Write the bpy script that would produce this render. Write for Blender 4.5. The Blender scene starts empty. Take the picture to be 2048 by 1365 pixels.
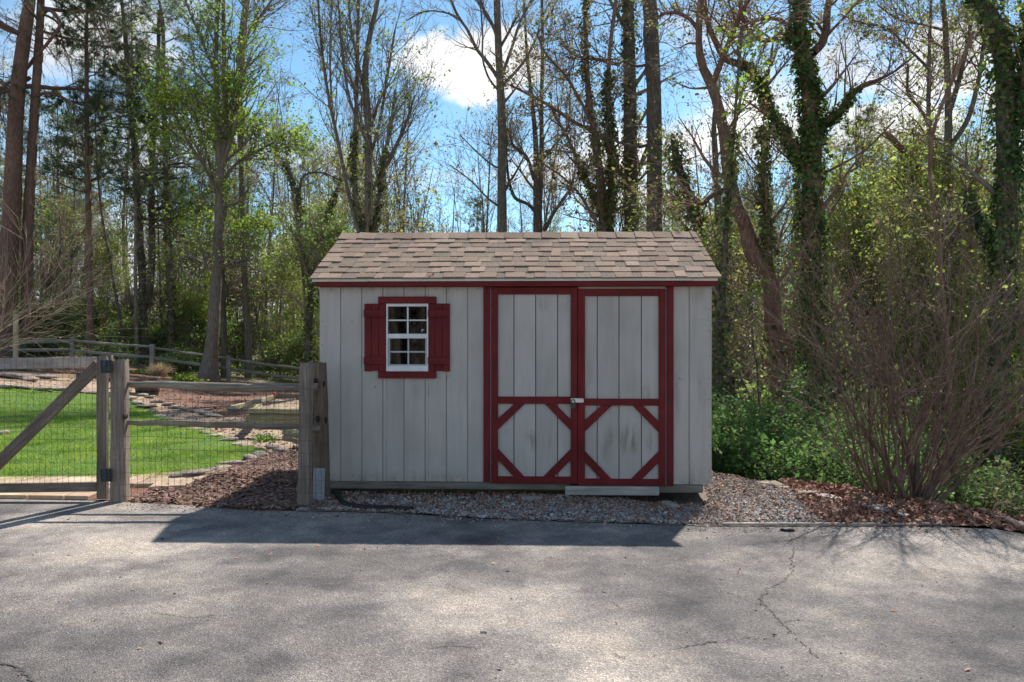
import bpy, bmesh, math, random
import numpy as np
from mathutils import Vector, Matrix
from mathutils.geometry import delaunay_2d_cdt

S = bpy.context.scene
R = math.radians
# ------------------------------------------------------------------ camera, sky, sun, exposure
H = 1.45            # eye height
F = 1600.0          # focal length in photo pixels (2048 wide)
cam = bpy.data.cameras.new('camera'); cam_o = bpy.data.objects.new('camera', cam)
S.collection.objects.link(cam_o); S.camera = cam_o
cam.sensor_width = 36.0; cam.lens = 36.0 * F / 2048.0
cam.clip_start = 0.05; cam.clip_end = 2000
cam_o.location = (0, 0, H); cam_o.rotation_euler = (R(90), 0, 0)

SUN_EL, SUN_AZ = 48.0, 23.0       # azimuth: degrees clockwise from +y
w = bpy.data.worlds.new('World'); S.world = w; w.use_nodes = True
nt = w.node_tree; nt.nodes.clear()
def wn(t, **k):
    n = nt.nodes.new(t)
    for a, b in k.items(): setattr(n, a, b)
    return n
wl = nt.links.new
sky = wn('ShaderNodeTexSky'); sky.sky_type = 'NISHITA'; sky.sun_disc = False
sky.sun_elevation = R(SUN_EL); sky.sun_rotation = R(SUN_AZ); sky.air_density = 0.75; sky.dust_density = 0.15; sky.ozone_density = 1.3
bg = wn('ShaderNodeBackground'); bg.inputs[1].default_value = 0.052
tint = wn('ShaderNodeMix', data_type='RGBA', blend_type='MULTIPLY'); tint.inputs[0].default_value = 1; tint.inputs[7].default_value = (.80, 1.02, .98, 1)
wl(sky.outputs[0], tint.inputs[6]); wl(tint.outputs[2], bg.inputs[0])
cl = wn('ShaderNodeBackground'); cl.inputs[0].default_value = (0.97, 0.98, 1.0, 1); cl.inputs[1].default_value = 0.52
tc = wn('ShaderNodeTexCoord')
mp = wn('ShaderNodeMapping'); mp.inputs['Scale'].default_value = (1, 1, 1.9); mp.inputs['Location'].default_value = (7.3, 2.2, 5.1); wl(tc.outputs['Generated'], mp.inputs[0])
nz = wn('ShaderNodeTexNoise'); nz.inputs['Scale'].default_value = 3.4; nz.inputs['Detail'].default_value = 7; nz.inputs['Roughness'].default_value = 0.55
wl(mp.outputs[0], nz.inputs['Vector'])
def wm(op, a, b=None, c=None):
    n = wn('ShaderNodeMath', operation=op)
    for i, v in enumerate((a, b, c)):
        if v is None: continue
        if isinstance(v, (int, float)): n.inputs[i].default_value = v
        else: wl(v, n.inputs[i])
    return n.outputs[0]
sep = wn('ShaderNodeSeparateXYZ'); wl(tc.outputs['Generated'], sep.inputs[0])
# more cloud towards the horizon, as broken cumulus looks
low = wm('MULTIPLY', wm('SUBTRACT', 0.24, sep.outputs[2]), 0.75)
low = wm('MAXIMUM', wm('MINIMUM', low, 0.25), -0.02)
field = wm('ADD', nz.outputs[0], low)
def pdir(px, py):
    v = Vector(((px - 1024) / F, 1, (682 - py) / F)); v.normalize(); return v
nz2 = wn('ShaderNodeTexNoise'); nz2.inputs['Scale'].default_value = 11; nz2.inputs['Detail'].default_value = 7; nz2.inputs['Roughness'].default_value = 0.55
wl(tc.outputs['Generated'], nz2.inputs['Vector'])
for px, py, rx, rz in ((930, 130, .13, .058), (1010, 120, .07, .05), (1890, 130, .09, .055), (1800, 255, .12, .04), (2100, 200, .1, .09)):
    c = pdir(px, py)
    sub = wn('ShaderNodeVectorMath', operation='SUBTRACT'); wl(tc.outputs['Generated'], sub.inputs[0]); sub.inputs[1].default_value = c
    sc = wn('ShaderNodeVectorMath', operation='MULTIPLY'); wl(sub.outputs[0], sc.inputs[0]); sc.inputs[1].default_value = (1 / rx, 1 / rx, 1 / rz)
    ln = wn('ShaderNodeVectorMath', operation='LENGTH'); wl(sc.outputs[0], ln.inputs[0])
    b = wm('SUBTRACT', 1.12, wm('MULTIPLY', ln.outputs['Value'], 0.62))
    b = wm('ADD', b, wm('MULTIPLY', wm('SUBTRACT', nz2.outputs[0], 0.5), 1.3))
    b = wm('MULTIPLY', b, 0.78)
    field = wm('MAXIMUM', field, b)
ramp = wn('ShaderNodeMapRange'); ramp.interpolation_type = 'SMOOTHSTEP'
ramp.inputs['From Min'].default_value = 0.50; ramp.inputs['From Max'].default_value = 0.66
wl(field, ramp.inputs['Value'])
mx = wn('ShaderNodeMixShader'); wl(ramp.outputs[0], mx.inputs[0]); wl(bg.outputs[0], mx.inputs[1]); wl(cl.outputs[0], mx.inputs[2])
nz3 = wn('ShaderNodeTexNoise'); nz3.inputs['Scale'].default_value = 5.5; nz3.inputs['Detail'].default_value = 3; wl(mp.outputs[0], nz3.inputs['Vector'])
cn = wn('ShaderNodeMapRange'); wl(nz3.outputs[0], cn.inputs['Value']); cn.inputs['From Min'].default_value = 0.3; cn.inputs['From Max'].default_value = 0.68; cn.inputs['To Min'].default_value = 0.23; cn.inputs['To Max'].default_value = 0.345
wl(cn.outputs[0], cl.inputs[1])
wo = wn('ShaderNodeOutputWorld'); wl(mx.outputs[0], wo.inputs[0])

sl = bpy.data.lights.new('sun', 'SUN'); sl.energy = 2.1; sl.angle = R(0.8); sl.color = (1.0, 0.94, 0.86)
sun_o = bpy.data.objects.new('sun', sl); S.collection.objects.link(sun_o)
_a, _e = R(SUN_AZ), R(SUN_EL)
sd = Vector((math.sin(_a) * math.cos(_e), math.cos(_a) * math.cos(_e), math.sin(_e)))
sun_o.rotation_euler = sd.to_track_quat('Z', 'Y').to_euler(); sun_o.location = sd * 60
S.view_settings.view_transform = 'Standard'; S.view_settings.look = 'None'
S.view_settings.exposure = 1.88; S.view_settings.gamma = 1.0
S.view_settings.use_curve_mapping = False
S.render.engine = 'CYCLES'
S.cycles.max_bounces = 8; S.cycles.transparent_max_bounces = 8; S.cycles.use_denoising = True

# ------------------------------------------------------------------ helpers: objects
COL = S.collection
def tag(o, label=None, cat=None, group=None, kind=None):
    if label: o['label'] = label
    if cat: o['category'] = cat
    if group: o['group'] = group
    if kind: o['kind'] = kind
    return o
def thing(name, label, cat, loc=(0, 0, 0), rz=0.0, group=None):
    o = bpy.data.objects.new(name, None); COL.objects.link(o)
    o.empty_display_size = 0.2
    o.location = loc; o.rotation_euler = (0, 0, rz)
    return tag(o, label, cat, group)
def link(name, me, mat=None, parent=None):
    o = bpy.data.objects.new(name, me); COL.objects.link(o)
    if mat is not None and not me.materials: me.materials.append(mat)
    if parent is not None: o.parent = parent
    return o
KIDS = {}
def copy_tree(o, parent=None):
    c = o.copy(); COL.objects.link(c)
    if parent is not None: c.parent = parent
    for ch in KIDS.get(o.name) or o.children: copy_tree(ch, c)
    return c
def mesh_np(name, blocks, mat, parent=None, smooth=True):
    V = np.concatenate([b[0] for b in blocks]).astype(np.float32)
    F4, F3, off = [], [], 0
    for v, f in blocks:
        (F4 if f.shape[1] == 4 else F3).append(f + off); off += len(v)
    f4 = np.concatenate(F4) if F4 else np.zeros((0, 4), int); f3 = np.concatenate(F3) if F3 else np.zeros((0, 3), int)
    me = bpy.data.meshes.new(name)
    me.vertices.add(len(V)); me.vertices.foreach_set('co', V.ravel())
    nl = f4.size + f3.size
    me.loops.add(nl); me.loops.foreach_set('vertex_index', np.concatenate([f4.ravel(), f3.ravel()]).astype(np.int32))
    npol = len(f4) + len(f3)
    me.polygons.add(npol)
    ls = np.concatenate([np.arange(len(f4)) * 4, f4.size + np.arange(len(f3)) * 3]).astype(np.int32)
    me.polygons.foreach_set('loop_start', ls)
    me.polygons.foreach_set('use_smooth', np.full(npol, smooth, dtype=bool))
    me.update(calc_edges=True); me.validate()
    return link(name, me, mat, parent)
def bmobj(name, bm, mat, parent=None, smooth=False):
    bmesh.ops.recalc_face_normals(bm, faces=bm.faces[:])
    me = bpy.data.meshes.new(name); bm.to_mesh(me); bm.free()
    if smooth:
        for p in me.polygons: p.use_smooth = True
    return link(name, me, mat, parent)
def bm_box(bm, x0, x1, y0, y1, z0, z1):
    vs = [bm.verts.new(p) for p in ((x0, y0, z0), (x1, y0, z0), (x1, y1, z0), (x0, y1, z0), (x0, y0, z1), (x1, y0, z1), (x1, y1, z1), (x0, y1, z1))]
    for f in ((0, 1, 2, 3), (4, 5, 6, 7), (0, 1, 5, 4), (1, 2, 6, 5), (2, 3, 7, 6), (3, 0, 4, 7)): bm.faces.new([vs[i] for i in f])
    return vs
def box(name, mat, parent, x0, x1, y0, y1, z0, z1, bev=0.003):
    bm = bmesh.new(); bm_box(bm, min(x0, x1), max(x0, x1), min(y0, y1), max(y0, y1), min(z0, z1), max(z0, z1))
    if bev: bmesh.ops.bevel(bm, geom=bm.edges[:], offset=bev, segments=1, affect='EDGES')
    return bmobj(name, bm, mat, parent)
def prism(name, mat, parent, pts, y0, y1, bev=0.002):
    """polygon in the x-z plane pushed from y0 to y1"""
    bm = bmesh.new()
    a = [bm.verts.new((p[0], y0, p[1])) for p in pts]; b = [bm.verts.new((p[0], y1, p[1])) for p in pts]
    bm.faces.new(a); bm.faces.new(b[::-1])
    for i in range(len(pts)):
        j = (i + 1) % len(pts); bm.faces.new((a[i], b[i], b[j], a[j]))
    if bev: bmesh.ops.bevel(bm, geom=bm.edges[:], offset=bev, segments=1, affect='EDGES')
    return bmobj(name, bm, mat, parent)
def norm(a): return a / np.maximum(np.linalg.norm(a, axis=-1, keepdims=True), 1e-9)
def tubes(P, Rr, sides=4, wob=0.0, rng=None, cap=False):
    """P (N,K,3) centre lines, Rr (N,K) radii -> vertices, quads"""
    N, K, _ = P.shape
    T = np.gradient(P, axis=1); T = norm(T)
    overall = norm(P[:, -1] - P[:, 0])
    ref = np.where(np.abs(overall[:, 2:3]) > 0.75, np.array([[1., 0.05, 0]]), np.array([[0, 0.05, 1.]]))[:, None, :]
    U = norm(ref - (ref * T).sum(-1, keepdims=True) * T); W = np.cross(T, U)
    a = np.arange(sides) * 2 * np.pi / sides
    rr = np.repeat(Rr[:, :, None], sides, 2)
    if wob and rng is not None: rr = rr * (1 + wob * rng.standard_normal(rr.shape))
    V = P[:, :, None, :] + rr[..., None] * (np.cos(a)[None, None, :, None] * U[:, :, None, :] + np.sin(a)[None, None, :, None] * W[:, :, None, :])
    idx = np.arange(N * K * sides).reshape(N, K, sides)
    i0 = idx[:, :-1]; i1 = idx[:, 1:]
    Fq = np.stack([i0, np.roll(i0, -1, 2), np.roll(i1, -1, 2), i1], -1).reshape(-1, 4)
    return V.reshape(-1, 3), Fq
def resample(pts, rad, K):
    pts = np.asarray(pts, float); rad = np.asarray(rad, float)
    d = np.r_[0, np.cumsum(np.linalg.norm(np.diff(pts, axis=0), axis=1))]
    # smooth cubic-ish through Catmull-Rom by dense sampling
    n = len(pts)
    ts = np.linspace(0, d[-1], K); out = np.zeros((K, 3))
    m = np.gradient(pts, d, axis=0) if n > 2 else np.repeat((pts[1:] - pts[:1]) / d[-1], 2, 0)
    i = np.clip(np.searchsorted(d, ts, side='right') - 1, 0, n - 2)
    h = (d[i + 1] - d[i]); t = (ts - d[i]) / h; t = t[:, None]; h = h[:, None]
    out = (2 * t**3 - 3 * t**2 + 1) * pts[i] + (t**3 - 2 * t**2 + t) * h * m[i] + (-2 * t**3 + 3 * t**2) * pts[i + 1] + (t**3 - t**2) * h * m[i + 1]
    return out, np.interp(ts, d, rad)
def children(rng, P, Rr, n, t0, t1, length, ang, up, K, jit, ratio=0.5, rmin=0.004, lenvar=0.35, taper=0.85, bias=None, shrink=0.0):
    N, K0, _ = P.shape
    idx = np.repeat(np.arange(N), n); M = len(idx)
    t = rng.uniform(t0, t1, M)
    f = t * (K0 - 1); i = np.minimum(f.astype(int), K0 - 2); u = (f - i)[:, None]
    pos = P[idx, i] * (1 - u) + P[idx, i + 1] * u
    tan = norm(P[idx, i + 1] - P[idx, i])
    rp = Rr[idx, i] * (1 - u[:, 0]) + Rr[idx, i + 1] * u[:, 0]
    rv = rng.standard_normal((M, 3))
    if bias is not None: rv += np.asarray(bias)
    perp = norm(rv - (rv * tan).sum(-1, keepdims=True) * tan)
    a = np.radians(rng.normal(ang, 10, M))[:, None]
    d = np.cos(a) * tan + np.sin(a) * perp
    plen = np.linalg.norm(np.diff(P, axis=1), axis=-1).sum(1)[idx]
    L = (length if length > 0 else -length * plen) * np.exp(np.minimum(rng.normal(0, lenvar, M), .38)) * (1 - shrink * (t - t0) / max(t1 - t0, 1e-6))
    r0 = np.maximum(np.minimum(rp * ratio, L * 0.03 + rmin), rmin)
    out = np.zeros((M, K, 3)); out[:, 0] = pos
    seg = (L / (K - 1))[:, None]
    for k in range(1, K):
        d = norm(d + np.array([0, 0, up / (K - 1)]) + jit * rng.standard_normal((M, 3)))
        out[:, k] = out[:, k - 1] + d * seg
    s = np.linspace(0, 1, K)[None, :]
    return out, np.maximum(r0[:, None] * (1 - taper * s), rmin * 0.55)
def diamonds(rng, C, L, W=None, nb=None, up=0.0, fold=0.0):
    """leaf-shaped quads at C (M,3); nb: preferred normals"""
    M = len(C)
    a = rng.standard_normal((M, 3))
    if nb is not None:
        nrm = norm(nb + 0.55 * rng.standard_normal((M, 3)))
    else:
        nrm = norm(rng.standard_normal((M, 3)) + np.array([0, 0, up]))
    a = norm(a - (a * nrm).sum(-1, keepdims=True) * nrm); b = np.cross(nrm, a)
    l = (L * np.exp(rng.normal(0, 0.3, M)))[:, None]; ww = l * (W if W else 0.62)
    q = np.stack([C - a * l * .5, C + b * ww * .5 - a * l * .08, C + a * l * .5, C - b * ww * .5 - a * l * .08], 1)
    return q.reshape(-1, 3), np.arange(M * 4).reshape(M, 4)
def needles(rng, C, D, n, L, Wd):
    """tufts of thin triangles at C along D"""
    M = len(C)
    c = np.repeat(C, n, 0); d = np.repeat(D, n, 0)
    dd = norm(d * 0.8 + rng.standard_normal((M * n, 3)) * 0.75 + np.array([0, 0, .12]))
    l = L * rng.uniform(.7, 1.2, (M * n, 1))
    sd_ = norm(np.cross(dd, rng.standard_normal((M * n, 3)))) * Wd
    v = np.stack([c - sd_, c + sd_, c + dd * l], 1).reshape(-1, 3)
    return v, np.arange(M * n * 3).reshape(-1, 3)
def pebbles(rng, C, size, flat=0.6, elong=1.0):
    """8-sided stones / chips: perturbed octahedra"""
    M = len(C)
    o = np.array([[1, 0, 0], [0, 1, 0], [-1, 0, 0], [0, -1, 0], [0, 0, 1], [0, 0, -1.]])
    f = np.array([[0, 1, 4], [1, 2, 4], [2, 3, 4], [3, 0, 4], [1, 0, 5], [2, 1, 5], [3, 2, 5], [0, 3, 5]])
    v = o[None] * np.array([elong, 1, flat]) * rng.uniform(.65, 1.25, (M, 6, 1))
    th = rng.uniform(0, 2 * np.pi, M); tl = rng.normal(0, .35, M)
    ct, st, cl_, s2 = np.cos(th), np.sin(th), np.cos(tl), np.sin(tl)
    Z = np.zeros(M); O = np.ones(M)
    Rx = np.stack([np.stack([cl_, Z, s2], -1), np.stack([Z, O, Z], -1), np.stack([-s2, Z, cl_], -1)], 1)
    Rz = np.stack([np.stack([ct, -st, Z], -1), np.stack([st, ct, Z], -1), np.stack([Z, Z, O], -1)], 1)
    v = np.einsum('mij,mkj->mki', Rz @ Rx, v)
    sz = size * np.exp(rng.normal(0, .35, M))
    v = v * sz[:, None, None] + C[:, None, :]
    return v.reshape(-1, 3), (f[None] + (np.arange(M) * 6)[:, None, None]).reshape(-1, 3)

# ------------------------------------------------------------------ helpers: materials
def material(name, cols, scale=4.0, stretch=(1, 1, 1), detail=5, rough=0.8, bump=0.0, bscale=None, rand=0.0, island=0.0, hue=0.0,
             trans=0.0, coord='Object', spec=0.3, dist=0.02, cols2=None, scale2=1.0, voro=0.0, metal=0.0):
    m = bpy.data.materials.new(name); m.use_nodes = True
    t = m.node_tree; t.nodes.clear(); L = t.links.new
    def nd(k, **kw):
        n = t.nodes.new(k)
        for a, b in kw.items(): setattr(n, a, b)
        return n
    out = nd('ShaderNodeOutputMaterial'); bs = nd('ShaderNodeBsdfPrincipled')
    bs.inputs['Roughness'].default_value = rough; bs.inputs['Specular IOR Level'].default_value = spec; bs.inputs['Metallic'].default_value = metal
    tcn = nd('ShaderNodeTexCoord'); mpn = nd('ShaderNodeMapping'); mpn.inputs['Scale'].default_value = stretch
    oi = nd('ShaderNodeObjectInfo')
    if coord == 'World':
        g = nd('ShaderNodeNewGeometry'); src = g.outputs['Position']
    else: src = tcn.outputs[coord]
    if rand:
        ad = nd('ShaderNodeVectorMath', operation='MULTIPLY_ADD'); ad.inputs[1].default_value = (1, 1, 1)
        cmb = nd('ShaderNodeCombineXYZ'); ml = nd('ShaderNodeMath', operation='MULTIPLY'); L(oi.outputs['Random'], ml.inputs[0]); ml.inputs[1].default_value = 37.0
        for i in range(3): L(ml.outputs[0], cmb.inputs[i])
        L(src, ad.inputs[0]); L(cmb.outputs[0], ad.inputs[2]); src = ad.outputs[0]
    L(src, mpn.inputs[0])
    n1 = nd('ShaderNodeTexNoise'); n1.inputs['Scale'].default_value = scale; n1.inputs['Detail'].default_value = detail; n1.inputs['Roughness'].default_value = 0.6
    L(mpn.outputs[0], n1.inputs['Vector'])
    def ramp_(fac, cs):
        r_ = nd('ShaderNodeValToRGB'); e = r_.color_ramp.elements
        while len(e) < len(cs): e.new(0.5)
        for el, (p, c) in zip(e, cs): el.position = p; el.color = (*c, 1)
        L(fac, r_.inputs[0]); return r_.outputs[0]
    c = ramp_(n1.outputs[0], cols)
    if cols2:
        n2 = nd('ShaderNodeTexNoise'); n2.inputs['Scale'].default_value = scale2; n2.inputs['Detail'].default_value = 4
        L(src, n2.inputs['Vector'])
        c2 = ramp_(n2.outputs[0], cols2)
        mxx = nd('ShaderNodeMix', data_type='RGBA', blend_type='MULTIPLY'); mxx.inputs[0].default_value = 1.0
        L(c, mxx.inputs[6]); L(c2, mxx.inputs[7]); c = mxx.outputs[2]
    if rand or island:
        hs = nd('ShaderNodeHueSaturation'); hs.inputs['Fac'].default_value = 1
        if island:
            g2 = nd('ShaderNodeNewGeometry'); fac, amt = g2.outputs['Random Per Island'], island
        else: fac, amt = oi.outputs['Random'], rand
        mr = nd('ShaderNodeMapRange'); L(fac, mr.inputs[0]); mr.inputs[3].default_value = 1 - amt; mr.inputs[4].default_value = 1 + amt
        L(mr.outputs[0], hs.inputs['Value'])
        if hue:
            wn_ = nd('ShaderNodeTexWhiteNoise', noise_dimensions='1D'); L(fac, wn_.inputs['W'])
            mh = nd('ShaderNodeMapRange'); L(wn_.outputs['Value'], mh.inputs[0]); mh.inputs[3].default_value = 0.5 - hue; mh.inputs[4].default_value = 0.5 + hue
            L(mh.outputs[0], hs.inputs['Hue'])
        L(c, hs.inputs['Color']); c = hs.outputs[0]
    L(c, bs.inputs['Base Color'])
    if bump:
        nb = nd('ShaderNodeTexNoise'); nb.inputs['Scale'].default_value = bscale or scale * 2; nb.inputs['Detail'].default_value = 4
        L(mpn.outputs[0], nb.inputs['Vector']); hgt = nb.outputs[0]
        if voro:
            vr = nd('ShaderNodeTexVoronoi'); vr.inputs['Scale'].default_value = voro; L(mpn.outputs[0], vr.inputs['Vector']); hgt = vr.outputs['Distance']
        bp = nd('ShaderNodeBump'); bp.inputs['Strength'].default_value = bump; bp.inputs['Distance'].default_value = dist
        L(hgt, bp.inputs['Height']); L(bp.outputs[0], bs.inputs['Normal'])
    fin = bs.outputs[0]
    if trans:
        tr = nd('ShaderNodeBsdfTranslucent'); L(c, tr.inputs[0]); ms = nd('ShaderNodeMixShader'); ms.inputs[0].default_value = trans
        L(fin, ms.inputs[1]); L(tr.outputs[0], ms.inputs[2]); fin = ms.outputs[0]
    L(fin, out.inputs[0])
    return m
def leafmat(name, a, b, trans=0.55, isl=0.35, hue=0.03, rough=0.55):
    return material(name, [(0.3, a), (0.7, b)], scale=0.9, detail=3, rough=max(rough, .62), island=isl, hue=hue, trans=trans, coord='World', spec=0.2)

# ------------------------------------------------------------------ terrain
def sstep(a, b, v):
    t = np.clip((v - a) / (b - a), 0, 1); return t * t * (3 - 2 * t)
def tz(x, y):
    x = np.asarray(x, float); y = np.asarray(y, float)
    left = 0.125 * (-x - 9.4); left = np.where(left > 0, left, left * 0.45)
    zl = np.maximum(left, -0.1) * sstep(8, 18, y) * sstep(-1.5, -4, x) - 0.40 * sstep(21, 33, y)
    zl = np.minimum(zl, 1.6)
    s = (x - 2.50) * 0.832 + (y - 8.98) * 0.555
    sp = np.maximum(s, 0)
    drop = -(2.3 * (1 - np.exp(-sp / 3.6)) + 0.035 * np.minimum(sp, 40)) * sstep(-0.26, 0.06, x / np.maximum(y, 1))
    m = 0.10 * np.exp(-((x + 2.9) / 1.1) ** 2 - ((y - 8.2) / 0.55) ** 2)
    m = m + 0.05 * np.exp(-((x - 2.5) / 0.5) ** 2 - ((y - 7.6) / 0.6) ** 2)
    m = m - 0.085 * np.exp(-((x - 1.55) / 0.55) ** 2 - ((y - 7.55) / 0.45) ** 2)
    rough = 0.012 * np.sin(x * 3.1 + 1) * np.sin(y * 2.7) * sstep(7.5, 9, y)
    drive = sstep(6.3, 6.9, y)
    return zl + drop + (m + rough) * drive
def G(px, py):
    """photo pixel -> point on the terrain"""
    ys = np.linspace(2.5, 60, 8000); xs = (px - 1024) / F * ys; zr = H - (py - 682) / F * ys
    k = np.argmax(zr <= tz(xs, ys))
    return float(xs[k]), float(ys[k])
def P3(px, py, y): return np.array([(px - 1024) * y / F, y, H - (py - 682) * y / F])

# materials of the setting
BROWN = [(0.25, (0.095, 0.05, 0.034)), (0.5, (0.185, 0.10, 0.068)), (0.75, (0.27, 0.165, 0.115))]
m_floor = material('forest_floor', [(0.25, (0.11, 0.085, 0.05)), (0.5, (0.21, 0.16, 0.105)), (0.75, (0.17, 0.20, 0.075))], scale=1.3, detail=8, bump=0.6, bscale=9, coord='World')
m_mulch = material('mulch', BROWN, scale=14, detail=8, bump=0.9, bscale=40, coord='World', dist=0.03, cols2=[(0.3, (.75, .7, .7)), (0.7, (1.25, 1.1, 1.0))], scale2=0.8)
m_path = material('fine_gravel', [(0.3, (0.24, 0.17, 0.115)), (0.5, (0.36, 0.27, 0.19)), (0.7, (0.47, 0.37, 0.27))], scale=45, detail=4, bump=0.6, bscale=90, coord='World', cols2=[(0.3, (.8, .76, .72)), (0.7, (1.1, 1.06, 1.0))], scale2=1.1)
m_lawnbase = material('lawn_soil', [(0.3, (0.045, 0.10, 0.012)), (0.7, (0.10, 0.19, 0.025))], scale=9, detail=6, bump=0.4, coord='World')
m_gravelbase = material('gravel_soil', [(0.3, (0.09, 0.06, 0.045)), (0.5, (0.20, 0.15, 0.115)), (0.7, (0.33, 0.28, 0.24))], scale=38, detail=6, bump=0.9, bscale=60, coord='World', dist=0.03)
# aged asphalt: aggregate speckle, worn pale areas and darker patches
def asphalt_mat():
    m = bpy.data.materials.new('asphalt'); m.use_nodes = True; t = m.node_tree; L = t.links.new
    bs = t.nodes['Principled BSDF']; bs.inputs['Roughness'].default_value = 0.85; bs.inputs['Specular IOR Level'].default_value = 0.25
    g = t.nodes.new('ShaderNodeNewGeometry')
    def noise(s, d, r=0.6):
        n = t.nodes.new('ShaderNodeTexNoise'); n.inputs['Scale'].default_value = s; n.inputs['Detail'].default_value = d; n.inputs['Roughness'].default_value = r
        L(g.outputs['Position'], n.inputs['Vector']); return n.outputs[0]
    def ramp_(fac, cs):
        r_ = t.nodes.new('ShaderNodeValToRGB'); e = r_.color_ramp.elements
        while len(e) < len(cs): e.new(.5)
        for el, (p, c) in zip(e, cs): el.position = p; el.color = (*c, 1)
        L(fac, r_.inputs[0]); return r_.outputs[0]
    def mixc(kind, fac, a, b):
        n = t.nodes.new('ShaderNodeMix'); n.data_type = 'RGBA'; n.blend_type = kind
        if isinstance(fac, float): n.inputs[0].default_value = fac
        else: L(fac, n.inputs[0])
        L(a, n.inputs[6]); L(b, n.inputs[7]); return n.outputs[2]
    base = ramp_(noise(0.42, 7, .62), [(0.38, (0.108, 0.102, 0.104)), (0.46, (0.172, 0.160, 0.156)), (0.53, (0.275, 0.249, 0.232)), (0.62, (0.43, 0.38, 0.34))])
    mid = ramp_(noise(5, 6, .7), [(0.3, (.78, .78, .79)), (0.7, (1.18, 1.16, 1.12))])
    c = mixc('MULTIPLY', 1.0, base, mid)
    c = mixc('MULTIPLY', 1.0, c, ramp_(noise(1.5, 5, .6), [(0.36, (.60, .60, .63)), (0.5, (1, 1, 1)), (0.64, (1.2, 1.16, 1.1))]))
    vo = t.nodes.new('ShaderNodeTexVoronoi'); vo.inputs['Scale'].default_value = 150; L(g.outputs['Position'], vo.inputs['Vector'])
    wn_ = t.nodes.new('ShaderNodeSeparateColor'); L(vo.outputs['Color'], wn_.inputs[0])
    sp = ramp_(wn_.outputs[0], [(0.0, (.55, .54, .54)), (0.45, (.9, .9, .9)), (0.85, (1.12, 1.1, 1.07)), (1.0, (1.75, 1.72, 1.65))])
    c = mixc('MULTIPLY', 1.0, c, sp)
    L(c, bs.inputs['Base Color'])
    bp = t.nodes.new('ShaderNodeBump'); bp.inputs['Strength'].default_value = 0.55; bp.inputs['Distance'].default_value = 0.012
    L(vo.outputs['Distance'], bp.inputs['Height']); L(bp.outputs[0], bs.inputs['Normal'])
    return m
m_asphalt = asphalt_mat()

# driveway outline (far edge from the photo)
EDGE_PX = [(-500, 995), (-200, 996), (0, 998), (219, 1002), (251, 1004), (370, 1010), (477, 1020), (606, 1023), (660, 1023.5), (740, 1025), (824, 1028), (955, 1037), (1060, 1041), (1153, 1044), (1270, 1048), (1373, 1051), (1450, 1053.5), (1600, 1054), (1750, 1054), (1900, 1054.5), (1990, 1058), (2048, 1068), (2120, 1086)]
EDGE = [((a - 1024) / F * (H * F / (b - 682)), H * F / (b - 682)) for a, b in EDGE_PX]
EX = np.array([e[0] for e in EDGE]); EY = np.array([e[1] for e in EDGE])
def sheet(name, poly, mat, lift, res, parent=None, kind='structure', zf=tz, wobble=0.0, seed=0):
    poly = [Vector(p) for p in poly]
    # densify the outline
    out = []
    rg = random.Random(seed)
    for i in range(len(poly)):
        a, b = poly[i], poly[(i + 1) % len(poly)]; n = max(1, int((b - a).length / (res * 1.0)))
        n = min(n, 80)
        for k in range(n):
            p = a.lerp(b, k / n)
            if wobble: p = p + Vector((rg.gauss(0, wobble), rg.gauss(0, wobble)))
            out.append(p)
    xs = [p.x for p in out]; ys = [p.y for p in out]
    pts = list(out); nb = len(out)
    nx = int((max(xs) - min(xs)) / res); ny = int((max(ys) - min(ys)) / res)
    for i in range(1, nx):
        for j in range(1, ny):
            pts.append(Vector((min(xs) + i * res + (j % 2) * res * .5, min(ys) + j * res)))
    r = delaunay_2d_cdt(pts, [], [list(range(nb))], 1, 1e-5)
    V = np.array([(v.x, v.y) for v in r[0]]); Z = zf(V[:, 0], V[:, 1]) + lift
    tri = np.array(r[2])
    o = mesh_np(name, [(np.c_[V, Z], tri)], mat, parent)
    if parent is None: tag(o, kind=kind)
    return o
# ground grid, dense near, reaching the horizon
gx = np.unique(np.r_[np.linspace(-420, -60, 10), np.linspace(-60, -14, 28), np.arange(-14, 9, .3), np.linspace(9, 60, 32), np.linspace(60, 420, 10)])
gy = np.unique(np.r_[np.r_[-420, -200], np.linspace(-80, 4, 12), np.arange(4, 16, .25), np.arange(16, 44, .7), np.linspace(44, 120, 24), np.linspace(120, 460, 8)])
XX, YY = np.meshgrid(gx, gy); ZZ = tz(XX, YY) - 0.035
ZZ = np.where(YY < np.interp(XX, EX, EY), ZZ - 0.05, ZZ)
idx = np.arange(XX.size).reshape(XX.shape)
q = np.stack([idx[:-1, :-1], idx[:-1, 1:], idx[1:, 1:], idx[1:, :-1]], -1).reshape(-1, 4)
tag(mesh_np('ground', [(np.stack([XX, YY, ZZ], -1).reshape(-1, 3), q)], m_floor), kind='structure')
drive_poly = EDGE + [(5.6, 3.6), (6.5, -22), (-26, -22), (-26, 7.4)]
drv = sheet('driveway', drive_poly, m_asphalt, 0.0, 1.2, zf=lambda x, y: np.zeros_like(x))
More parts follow.
